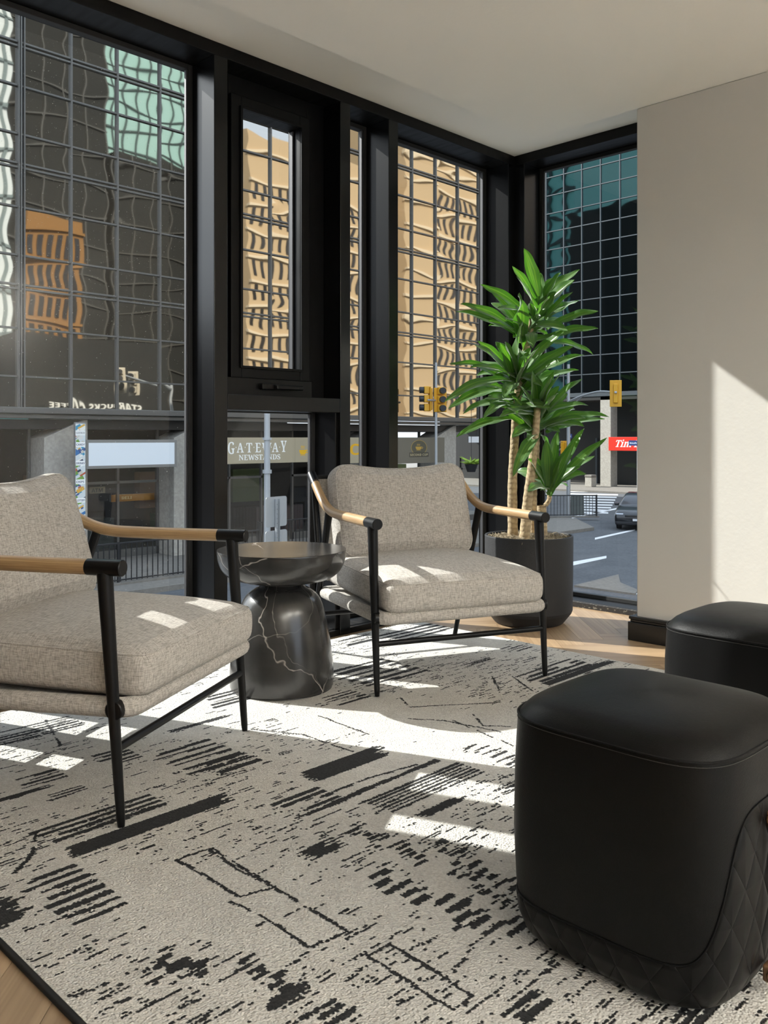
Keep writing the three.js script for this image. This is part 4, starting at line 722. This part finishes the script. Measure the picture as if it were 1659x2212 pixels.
// road sign backs and lamp post on the near pavement
{
  const p = thing('road_sign_post', 'pair of bare metal road sign backs on a drilled steel post', 'road sign', [0, 0, 0]);
  const d = 11, a = at(603, 1080, d), px = (u, v) => at(u, v, d), yaw = 0.15;
  p.position.set(a.x, STREET, a.z); p.rotation.y = yaw;
  const y = (py) => px(603, py).y - STREET, wpx = d / FOC;
  const plate = (y0, y1, w) => { const s = new THREE.Shape(); const r = 0.04, hw = w / 2; s.moveTo(-hw + r, y0); s.lineTo(hw - r, y0); s.quadraticCurveTo(hw, y0, hw, y0 + r); s.lineTo(hw, y1 - r); s.quadraticCurveTo(hw, y1, hw - r, y1); s.lineTo(-hw + r, y1); s.quadraticCurveTo(-hw, y1, -hw, y1 - r); s.lineTo(-hw, y0 + r); s.quadraticCurveTo(-hw, y0, -hw + r, y0); return P(new THREE.ExtrudeGeometry(s, { depth: 0.004, bevelEnabled: false }).translate(0, 0, -0.05)); };
  part('plate', plate(y(1138), y(1073), 66 * wpx), M.galv, p); part('plate', plate(y(1206), y(1146), 68 * wpx), M.galv, p);
  part('post', join([rb(-0.032, 0.032, 0, y(1078), -0.045, -0.040, 0.001), rb(-0.032, -0.027, 0, y(1078), -0.045, -0.012, 0.001), rb(0.027, 0.032, 0, y(1078), -0.045, -0.012, 0.001)]), M.galv, p);
  for (let k = 0; k < 12; k++) part('hole', new THREE.CylinderGeometry(0.006, 0.006, 0.003, 10).rotateX(Math.PI / 2).translate(0, y(1090) - k * 0.06, -0.0385), M.rail, p);
  const l = thing('steel_pole', 'pale grey steel street pole rising behind the road sign backs', 'pole', [0, 0, 0]), b = at(577, 900, 17);
  l.position.set(b.x, STREET, b.z);
  part('shaft', rod(V(0, 0, 0), V(0, 4.95, 0), 0.075, 0.055, 16), M.galv, l); part('base_plate', rb(-0.2, 0.2, 0, 0.2, -0.2, 0.2, 0.03), M.galv, l); part('cap', rod(V(0, 4.95, 0), V(0, 5.0, 0), 0.07, 0.03, 16), M.galv, l);
  const band = part('collar', join([rod(V(0, 3.35, 0), V(0, 3.42, 0), 0.09, 0.09, 16), rod(V(0, 4.0, 0), V(0, 4.05, 0), 0.09, 0.09, 16)]), M.galv, l);
}
function signal(label, p, turn, mat = M.yellow, h = 1.25) {
  const s = thing('traffic_signal', label, 'traffic light', [p.x, p.y, p.z], turn);
  part('backboard', rb(-0.27, 0.27, -h / 2, h / 2, -0.02, 0.02, 0.015), mat, s);
  for (let k = 0; k < 3; k++) part('lens_housing', join([rb(-0.15, 0.15, 0.2 - k * 0.36 + 0.02, 0.52 - k * 0.36, -0.24, -0.021, 0.03)]), mat, s);
  for (let k = 0; k < 3; k++) part('hood', capped(V(0, 0.37 - k * 0.36, -0.25), V(0, 0.37 - k * 0.36, -0.42), 0.13), M.rail, s);
  part('spine', rb(-0.1, 0.1, -0.45, 0.45, 0.021, 0.12, 0.03), mat, s); part('clamp', rb(-0.06, 0.06, 0.0, 0.1, 0.121, 0.2, 0.02), M.galv, s);
  return s;
}
{
  const tq = 41, a = at(1330, 850, tq), g = at(1228, 1112, 44);
  signal('yellow traffic signal seen from behind on the long grey arm by the plain wall', a, -Math.PI / 2 + 0.5);
  const m = thing('signal_mast', 'grey steel signal mast with a curved arm at the far street corner', 'signal pole', [g.x, STREET + 0.14, g.z]);
  const rel = a.clone().sub(V(g.x, STREET + 0.14, g.z));
  part('shaft', rod(V(0, 0, 0), V(0, 7.6, 0), 0.11, 0.07, 14), M.galv, m);
  const y1 = at(1232, 868, 44).y - STREET - 0.14;
  part('arm', tube([V(0, y1, 0), V(rel.x * 0.3, y1 + 0.25, rel.z * 0.3), V(rel.x * 0.65, y1 + 0.4, rel.z * 0.65), V(rel.x, rel.y + 0.05, rel.z)], 0.055), M.galv, m);
  part('brace', rod(V(0, y1 - 0.35, 0), V(rel.x * 0.3, y1 + 0.22, rel.z * 0.3), 0.03, 0.03, 8), M.galv, m);
  const bl = thing('street_name_plate', 'blue street name plate on the signal mast', 'street sign', [g.x, at(1235, 942, 44).y, g.z], 0.4);
  part('plate', uvFit(new THREE.BoxGeometry(0.9, 0.22, 0.03).translate(0.5, 0, 0)), cardMat(300, 80, (c, w, h) => { c.fillStyle = '#1d3f86'; c.fillRect(0, 0, w, h); c.fillStyle = '#dfe5f2'; c.font = 'bold 50px sans-serif'; c.textAlign = 'center'; c.fillText('Slater', w / 2, 58); }), bl); part('bracket', rb(0, 0.1, -0.05, 0.05, -0.03, 0.03, 0.01), M.galv, bl);
  const b2 = at(942, 864, 36), b3 = at(930, 862, 37.5);
  signal('yellow traffic signal facing this way in front of the mirrored wall, left of the plant', at(951, 864, 36), 2.6, M.yellow, 1.0);
  signal('yellow traffic signal turned away beside another one, left of the plant', at(928, 862, 36), 0.9, M.yellow, 1.0);
  const m2 = thing('signal_mast', 'thin dark signal pole behind the left fronds of the plant', 'signal pole', [b2.x, STREET + 0.14, b2.z]);
  part('shaft', rod(V(0, 0, 0), V(0, 7, 0), 0.07, 0.05, 12), M.galv, m2); part('bracket', rb(-0.5, 0.5, 5.4, 5.48, -0.04, 0.04, 0.02), M.galv, m2);
  for (const [px, py, k] of [[1205, 1120, 43], [1225, 975, 44.4], [1245, 965, 44.2]]) void px;
  signal('small yellow signal low on the far mast behind the plant leaves', V(g.x + 0.39 * 0.27, at(1213, 975, 43.6).y, g.z - 0.92 * 0.27), -0.4, M.yellow, 0.8);
}
{ // signals on the near corner that the mirror panes show
  const q = (px, py, dv) => { const z = -50 + dv, x = dv * ratio(px), k = dv / (Math.sin(YAW) - Math.cos(YAW) * (px - CX) / FOC); return V(x, EYE + (HORIZON - py) / FOC * k, -50 + dv); };
  const a = q(262, 820, 41), b = q(290, 828, 41.6), m = q(372, 840, 42);
  signal('traffic signal on the near corner, mirrored pale above the blank sign', a, 0.5, M.paleSignal); signal('second traffic signal on the near corner, mirrored beside the first', b, 0.9, M.paleSignal);
  const t = thing('signal_mast', 'signal mast on the near corner whose long arm is mirrored above the blank sign', 'signal pole', [m.x, STREET, m.z]);
  part('shaft', rod(V(0, 0, 0), V(0, 7, 0), 0.12, 0.08, 12), M.galv, t); part('arm', rod(V(0, m.y - STREET, 0), V(a.x - m.x - 0.3, a.y - STREET + 0.3, a.z - m.z), 0.07, 0.05, 10), M.galv, t);
}
{ // building across the side street
  const XT = 62, b = thing('corner_glass_building', 'dark green glass office block across the side street with a pale mullion grid', 'building', [XT, STREET, 0]), Y = (y) => y - STREET;
  const S = 0.0278 * XT, z0 = -0.649 * XT, ledge = 4.55, n0 = -5, n1 = 8, R = 14, rh = 1.52, top = ledge + R * rh;
  part('core', bx(0.12, 26, Y(ledge), Y(top) + 1, z0 + n0 * S - 8, z0 + n1 * S + 14), M.darkClad, b);
  const list = panesFor(S, rh, 3.0);
  for (let k = n0; k < n1; k++) for (let j = 0; j < R; j++) { const m = part('pane', list[(k * 5 + j * 7 + 70) % list.length], M.mirrorTeal, b); m.position.set(0.03, Y(ledge + (j + 0.5) * rh), z0 + (k + 0.5) * S); m.rotation.y = -Math.PI / 2; }
  const vg = new THREE.BoxGeometry(0.12, top - ledge, 0.075), hg = new THREE.BoxGeometry(0.1, 0.075, (n1 - n0) * S);
  for (let k = n0; k <= n1; k++) part('mullion', vg, M.mullionLight, b).position.set(0, Y((ledge + top) / 2), z0 + k * S);
  for (let j = 0; j <= R; j++) part('transom', hg, M.mullionLight, b).position.set(0.005, Y(ledge + j * rh), z0 + (n0 + n1) / 2 * S);
  part('ledge', bx(-0.15, 0.3, Y(ledge) - 0.3, Y(ledge) - 0.02, z0 + n0 * S - 8, z0 + n1 * S + 14), M.mullionLight, b);
  part('recess_wall', bx(3.5, 4, 0.14, Y(ledge), z0 + n0 * S - 8, z0 + n1 * S + 14), M.darkClad, b);
  part('recess_ceiling', bx(-0.1, 4, Y(ledge) - 0.6, Y(ledge) - 0.3, z0 + n0 * S - 8, z0 + n1 * S + 14), M.darkClad, b);
  const zc = (px) => onX(px, 900, XT).z;
  for (const [pa, pb] of [[1298, 1321], [1130, 1156], [1500, 1530]]) part('column', rb(-0.1, 0.9, 0.14, Y(ledge) - 0.3, zc(pa), zc(pb), 0.03), M.pierStone, b);
  for (const pa of [1330, 1352, 1372, 1262, 1240]) part('door_frame', bx(3.3, 3.5, 0.14, Y(0.9), zc(pa), zc(pa) + 0.16), M.mullionLight, b);
  const bin = thing('litter_bin', 'pale stone litter bin at the foot of the far column', 'bin', [XT - 1.2, STREET + 0.14, zc(1293)]);
  part('body', rb(-0.35, 0.35, 0, 0.75, -0.3, 0.3, 0.03), M.pierStone, bin); part('lid', rb(-0.38, 0.38, 0.751, 0.95, -0.33, 0.33, 0.06), M.walk, bin);
  const za = zc(1320), zb = za + 5.6, sg = thing('red_shop_sign', 'red shop sign with white script lettering reading Tim Hortons', 'sign', [XT - 0.4, 0.45, (za + zb) / 2], -Math.PI / 2);
  const hh = onX(1340, 943, XT - 0.4).y - onX(1340, 973, XT - 0.4).y;
  part('casing', rb(-2.8, 2.8, -hh / 2, hh / 2, -0.3, 0, 0.03), std({ color: lin(0.3, 0.02, 0.015), roughness: 0.5 }), sg);
  part('face', uvFit(new THREE.BoxGeometry(5.56, hh - 0.04, 0.01).translate(0, 0, 0.006)), std({ map: canvas(1400, 280, (c, w, h) => { c.fillStyle = '#c81e14'; c.fillRect(0, 0, w, h); c.fillStyle = '#fff'; c.font = 'italic bold 200px serif'; c.save(); c.transform(1, 0, -0.12, 1, 60, 0); c.fillText('Tim Hortons', 90, 205, 1180); c.restore(); }), emissive: lin(0.25, 0.02, 0.01), roughness: 0.4 }), sg);
  const np = onX(1368, 957, XT - 3), n = thing('street_name_plate', 'blue street name plate in front of the red shop sign', 'street sign', [np.x, np.y, np.z], -Math.PI / 2);
  part('plate', new THREE.BoxGeometry(0.75, 0.4, 0.03), cardMat(300, 140, (c, w, h) => { c.fillStyle = '#1b3468'; c.fillRect(0, 0, w, h); c.fillStyle = '#cfd8ea'; c.font = 'bold 54px sans-serif'; c.textAlign = 'center'; c.fillText('Metcalfe', w / 2, 90, w - 20); }), n); part('post', rod(V(0.3, 0.2, -0.06), V(0.3, -(np.y - STREET) + 0.15, -0.06), 0.035), M.galv, n);
}
{ // things on the crossing
  const r = railing('black railing and barrier beyond the planter at the crossing', 0, 2.6, 0, 1.1, 0.16); const p0 = onY(1176, 1118, STREET + 0.14);
  r.position.set(p0.x, STREET + 0.14, p0.z); r.rotation.y = -0.72;
  const ab = onY(1247, 1112, STREET), A = thing('pavement_board', 'dark folding sandwich board standing by the crossing', 'sandwich board', [ab.x, STREET, ab.z], -0.9);
  for (const s of [-1, 1]) part('panel', rb(-0.33, 0.33, 0, 1.05, -0.02, 0.02, 0.01).rotateX(s * 0.2).translate(0, 0, -s * 0.22), std({ color: lin(0.06, 0.07, 0.06), roughness: 0.5 }), A);
  part('hinge', rod(V(-0.33, 1.04, 0), V(0.33, 1.04, 0), 0.02), M.galv, A);
  const stripe = (pts, n) => struct('road_marking', prism(pts, STREET + 0.001, STREET + 0.008), M.paint);
  const G = (px, py) => { const p = onY(px, py, STREET); return [p.x, p.z]; };
  for (let k = 0; k < 9; k++) { const y = 1060 + k * 5.6; stripe([G(1225, y), G(1338 - k * 3, y + 2.2), G(1338 - k * 3, y + 4.8), G(1225, y + 2.4)]); }
  stripe([G(1235, 1116), G(1340, 1096), G(1340, 1099), G(1235, 1120)]);
  stripe([G(1285, 1162), G(1372, 1143), G(1372, 1146), G(1285, 1166)]);
  stripe([G(1236, 1214), G(1310, 1201), G(1310, 1206), G(1236, 1222)]);
  stripe([G(1362, 1280), G(1379, 1273), G(1379, 1284), G(1362, 1284)]);
  struct('traffic_island', prism([G(1240, 1268), G(1336, 1244), G(1340, 1262), G(1379, 1278), G(1372, 1286)], STREET, STREET + 0.05), M.walk);
}
// ---------------------------------------------------------------- a dark saloon car
{
  const p = onY(1385, 1136, STREET), t = thing('saloon_car', 'black saloon car waiting on the side street, seen head on', 'car', [p.x, STREET, p.z], -1.16);
  const paint = phy({ color: lin(0.008, 0.008, 0.010), roughness: 0.3, clearcoat: 0.5, clearcoatRoughness: 0.1 }), dark = std({ color: lin(0.006, 0.006, 0.007), roughness: 0.5 });
  const prof = new THREE.Shape(); prof.moveTo(-2.2, 0.32); prof.lineTo(2.15, 0.32); prof.quadraticCurveTo(2.3, 0.45, 2.25, 0.62); prof.quadraticCurveTo(2.1, 0.82, 1.2, 0.92); prof.quadraticCurveTo(0.6, 1.36, 0.1, 1.42); prof.lineTo(-0.7, 1.42); prof.quadraticCurveTo(-1.4, 1.3, -1.8, 1.0); prof.quadraticCurveTo(-2.3, 0.95, -2.3, 0.6); prof.lineTo(-2.2, 0.32);
  const body = new THREE.ExtrudeGeometry(prof, { depth: 1.62, bevelEnabled: true, bevelSize: 0.1, bevelThickness: 0.12, bevelSegments: 4 }).translate(0, 0, -0.81).rotateY(-Math.PI / 2);
  const bp = body.attributes.position; for (let i = 0; i < bp.count; i++) { const y = bp.getY(i); if (y > 0.9) bp.setX(i, bp.getX(i) * (1 - 0.28 * (y - 0.9) / 0.6)); }
  part('body', smooth(body), paint, t);
  part('windscreen', new THREE.PlaneGeometry(1.25, 0.78).rotateX(-0.95).translate(0, 1.19, 0.84), phy({ color: lin(0.10, 0.14, 0.18), roughness: 0.04, metalness: 0.6 }), t);
  part('grille', rb(-0.5, 0.5, 0.45, 0.68, 2.28, 2.36, 0.03), dark, t); part('bumper', rb(-0.9, 0.9, 0.24, 0.4, 2.0, 2.36, 0.05), dark, t);
  for (const s of [-1, 1]) { part('headlamp', rb(s * 0.72 - 0.17, s * 0.72 + 0.17, 0.62, 0.74, 2.1, 2.32, 0.04), std({ color: lin(0.5, 0.52, 0.55), roughness: 0.1, metalness: 0.7 }), t); part('wing_mirror', rb(s * 1.0 - 0.1, s * 1.0 + 0.1, 0.98, 1.1, 0.75, 0.9, 0.04), paint, t); for (const z of [1.4, -1.35]) part('wheel', capped(V(s * 0.72, 0.32, z), V(s * 0.93, 0.32, z), 0.32), dark, t); }
  part('number_plate', rb(-0.16, 0.16, 0.42, 0.52, 2.365, 2.38, 0.005), M.paint, t);
}
{ // hanging basket by the shop door
  const p = at(1018, 1000, 34), t = thing('hanging_basket', 'small bright green fern in a hanging basket by the shop door', 'plant', [p.x, p.y, p.z]);
  const f = std({ color: lin(0.28, 0.42, 0.05), roughness: 0.8, side: THREE.DoubleSide });
  for (let i = 0; i < 46; i++) { const a = rnd() * 6.28, r = rr(0.25, 0.5), h = rr(-0.1, 0.5); part('frond', new THREE.ConeGeometry(0.07, r * 1.4, 4).rotateX(Math.PI / 2).translate(0, 0, r * 0.7).rotateX(-h).rotateY(a), f, t); }
  part('pot', new THREE.CylinderGeometry(0.26, 0.16, 0.3, 16).translate(0, -0.2, 0), M.rail, t); part('chain', rod(V(0, 0, 0), V(0, 2.5, 0), 0.01), M.rail, t);
}
// ---------------------------------------------------------------- buildings that the mirror panes reflect (on our side of the street)
function tower(name, label, x0, x1, z0, z1, top, mat, opts = {}) {
  const t = thing(name, label, 'building', [0, STREET, 0]), Y = (y) => y - STREET;
  part('walls', bx(x0, x1, 0, Y(top), z0, z1), mat, t);
  const { win, grid, bands } = opts;
  if (win) { const g = new THREE.BoxGeometry(win.w, win.h, 0.3); let n = 0; for (let y = win.y0; y < win.y1; y += win.dy) for (let x = win.x0; x < win.x1; x += win.dx) if (n++ < 296) part('window', g, win.mat, t).position.set(x, Y(y), z0 + 0.06 - (win.proud ?? 0)); }
  if (bands) for (const y of bands.ys) part('band', bx(x0 - 0.1, x1 + 0.1, Y(y), Y(y) + bands.h, z0 - 0.25, z0 + 0.2), bands.mat, t);
  if (grid) { const put = (n, geo, x, y, z) => part(n, geo, grid.mat, t).position.set(x, y, z);
    const gw = new THREE.BoxGeometry(grid.t, Y(top), 0.3), gh = new THREE.BoxGeometry(x1 - x0, grid.t, 0.3); for (let x = x0; x <= x1 + 0.01; x += grid.dx) put('mullion', gw, x, Y(top) / 2, z0 - 0.05); for (let y = 2; y < top; y += grid.dy) put('transom', gh, (x0 + x1) / 2, Y(y), z0 - 0.05);
    if (grid.side) { const sw = new THREE.BoxGeometry(0.3, Y(top), grid.t), sh = new THREE.BoxGeometry(0.3, grid.t, z1 - z0); for (let z = z0; z <= z1; z += grid.dx) put('mullion', sw, x1 + 0.05, Y(top) / 2, z); for (let y = 2; y < top; y += grid.dy) put('transom', sh, x1 + 0.05, Y(y), (z0 + z1) / 2); } }
  return t;
}
{
  const sand = std({ color: lin(0.50, 0.36, 0.21), roughness: 0.85 }), cream = std({ color: lin(0.66, 0.54, 0.38), roughness: 0.85 }), darkWin = std({ color: lin(0.02, 0.02, 0.022), roughness: 0.15 });
  const tealM = std({ color: lin(0.30, 0.47, 0.43), roughness: 0.35 }), darkT = std({ color: lin(0.014, 0.014, 0.012), roughness: 0.8 }), orange = std({ color: lin(0.24, 0.115, 0.03), roughness: 0.8 }), white = std({ color: lin(0.62, 0.66, 0.66), roughness: 0.5 }), lineM = std({ color: lin(0.03, 0.04, 0.04), roughness: 0.5 });
  const ys = []; for (let y = 3.9; y < 29; y += 2.7) ys.push(y);
  tower('sandstone_building', 'tan stone block with rows of slit windows, mirrored in the narrow opening window', 55.6, 77.5, 25, 26.5, 33.5, sand, { win: { w: 0.42, h: 1.65, x0: 56.3, x1: 77, dx: 1.2, y0: 5.6, y1: 27.5, dy: 2.7, mat: darkWin }, bands: { ys: [...ys, 31.2], h: 0.28, mat: cream } });
  const ys2 = []; for (let y = 3.9; y < 36; y += 2.9) ys2.push(y);
  tower('tall_sandstone_building', 'taller tan stone block with slit windows, mirrored in the window by the plant', 77.9, 83.9, 23.2, 45, 48, sand, { bands: { ys: [...ys2, 37, 42.5], h: 0.32, mat: cream } });
  tower('sandstone_wing', 'slit windowed wing of tan stone, mirrored right of the blank stone corner', 84.3, 101, 25, 45, 44, sand, { win: { w: 0.5, h: 1.9, x0: 85.1, x1: 100, dx: 1.28, y0: 5.6, y1: 34, dy: 2.9, mat: darkWin }, bands: { ys: [...ys2, 37, 41], h: 0.32, mat: cream } });
  tower('teal_tower', 'pale teal glass tower with a dark grid, mirrored high in the big window', 59.5, 74, 65, 80, 88, tealM, { grid: { dx: 1.9, dy: 3.1, t: 0.22, mat: lineM } });
  tower('dark_glass_block', 'near black glass block, mirrored across the big window', 35.2, 47.4, 40, 60, 50, darkT, { grid: { dx: 2.4, dy: 3.3, t: 0.12, mat: M.mullion } });
  tower('low_dark_glass_block', 'lower near black glass block, mirrored below the teal tower', 48.1, 67, 40, 60, 33, darkT, { grid: { dx: 2.4, dy: 3.3, t: 0.12, mat: M.mullion } });
  tower('orange_brick_tower', 'orange brick tower with narrow windows, mirrored at the left of the big window', 29.8, 34.6, 20, 21, 19.2, orange, { win: { w: 0.4, h: 1.7, x0: 30.2, x1: 34.4, dx: 0.75, y0: 9.2, y1: 18.5, dy: 2.5, mat: darkWin }, bands: { ys: [8, 10.4, 12.9, 15.4, 17.9], h: 0.25, mat: orange } });
  tower('dark_podium', 'dark shop podium carrying mirrored white letters', 26, 38, 12, 18.5, 8.4, darkT, {});
  tower('pale_tower', 'pale grey tower with dark vertical ribs, mirrored in the leftmost strip of glass', 22, 33.1, 31, 45, 60, white, { grid: { dx: 0.95, dy: 4.2, t: 0.3, mat: std({ color: lin(0.16, 0.2, 0.2), roughness: 0.5 }) } });
  tower('north_teal_tower', 'teal glass tower behind the office block, mirrored in the corner building', 12, 34, -78, -57, 64, std({ color: lin(0.22, 0.55, 0.50), roughness: 0.3 }), { grid: { dx: 2.2, dy: 3.2, t: 0.4, mat: lineM, side: true } });
  tower('north_dark_block', 'dark block mirrored low in the corner building', 24, 36.5, -56, -45, 27, darkT, {});
  tower('low_brick_building', 'low dark brick building further left across the street', -46, -6, -42, -27, 5.2, std({ color: lin(0.05, 0.035, 0.03), roughness: 0.8 }), {});
  tower('tall_brick_building', 'tall dark brick building at the far left of the street, outside the picture', -130, -52, -66, -43, 42, std({ color: lin(0.05, 0.038, 0.032), roughness: 0.8 }), {});
  const lt = new TextGeometry('STARBUCKS COFFEE', { font, size: 0.55, depth: 0.08, curveSegments: 4 }); lt.computeBoundingBox(); const w = lt.boundingBox.max.x;
  const x0 = 62 * ratio(104), x1 = 62 * ratio(304); lt.scale((x1 - x0) / w, 1, 1).translate(-(x1 - x0) / 2, 0, 0).rotateY(Math.PI);
  const lm = new THREE.Mesh(P(lt), std({ color: lin(0.72, 0.70, 0.64), roughness: 0.5 }));
  single('shop_lettering', lm.geometry, lm.material, 'white letters reading STARBUCKS COFFEE, seen reversed in the mirror panes', 'lettering').position.set((x0 + x1) / 2, 3.02, 11.99);
}
renderer.render(scene, camera);
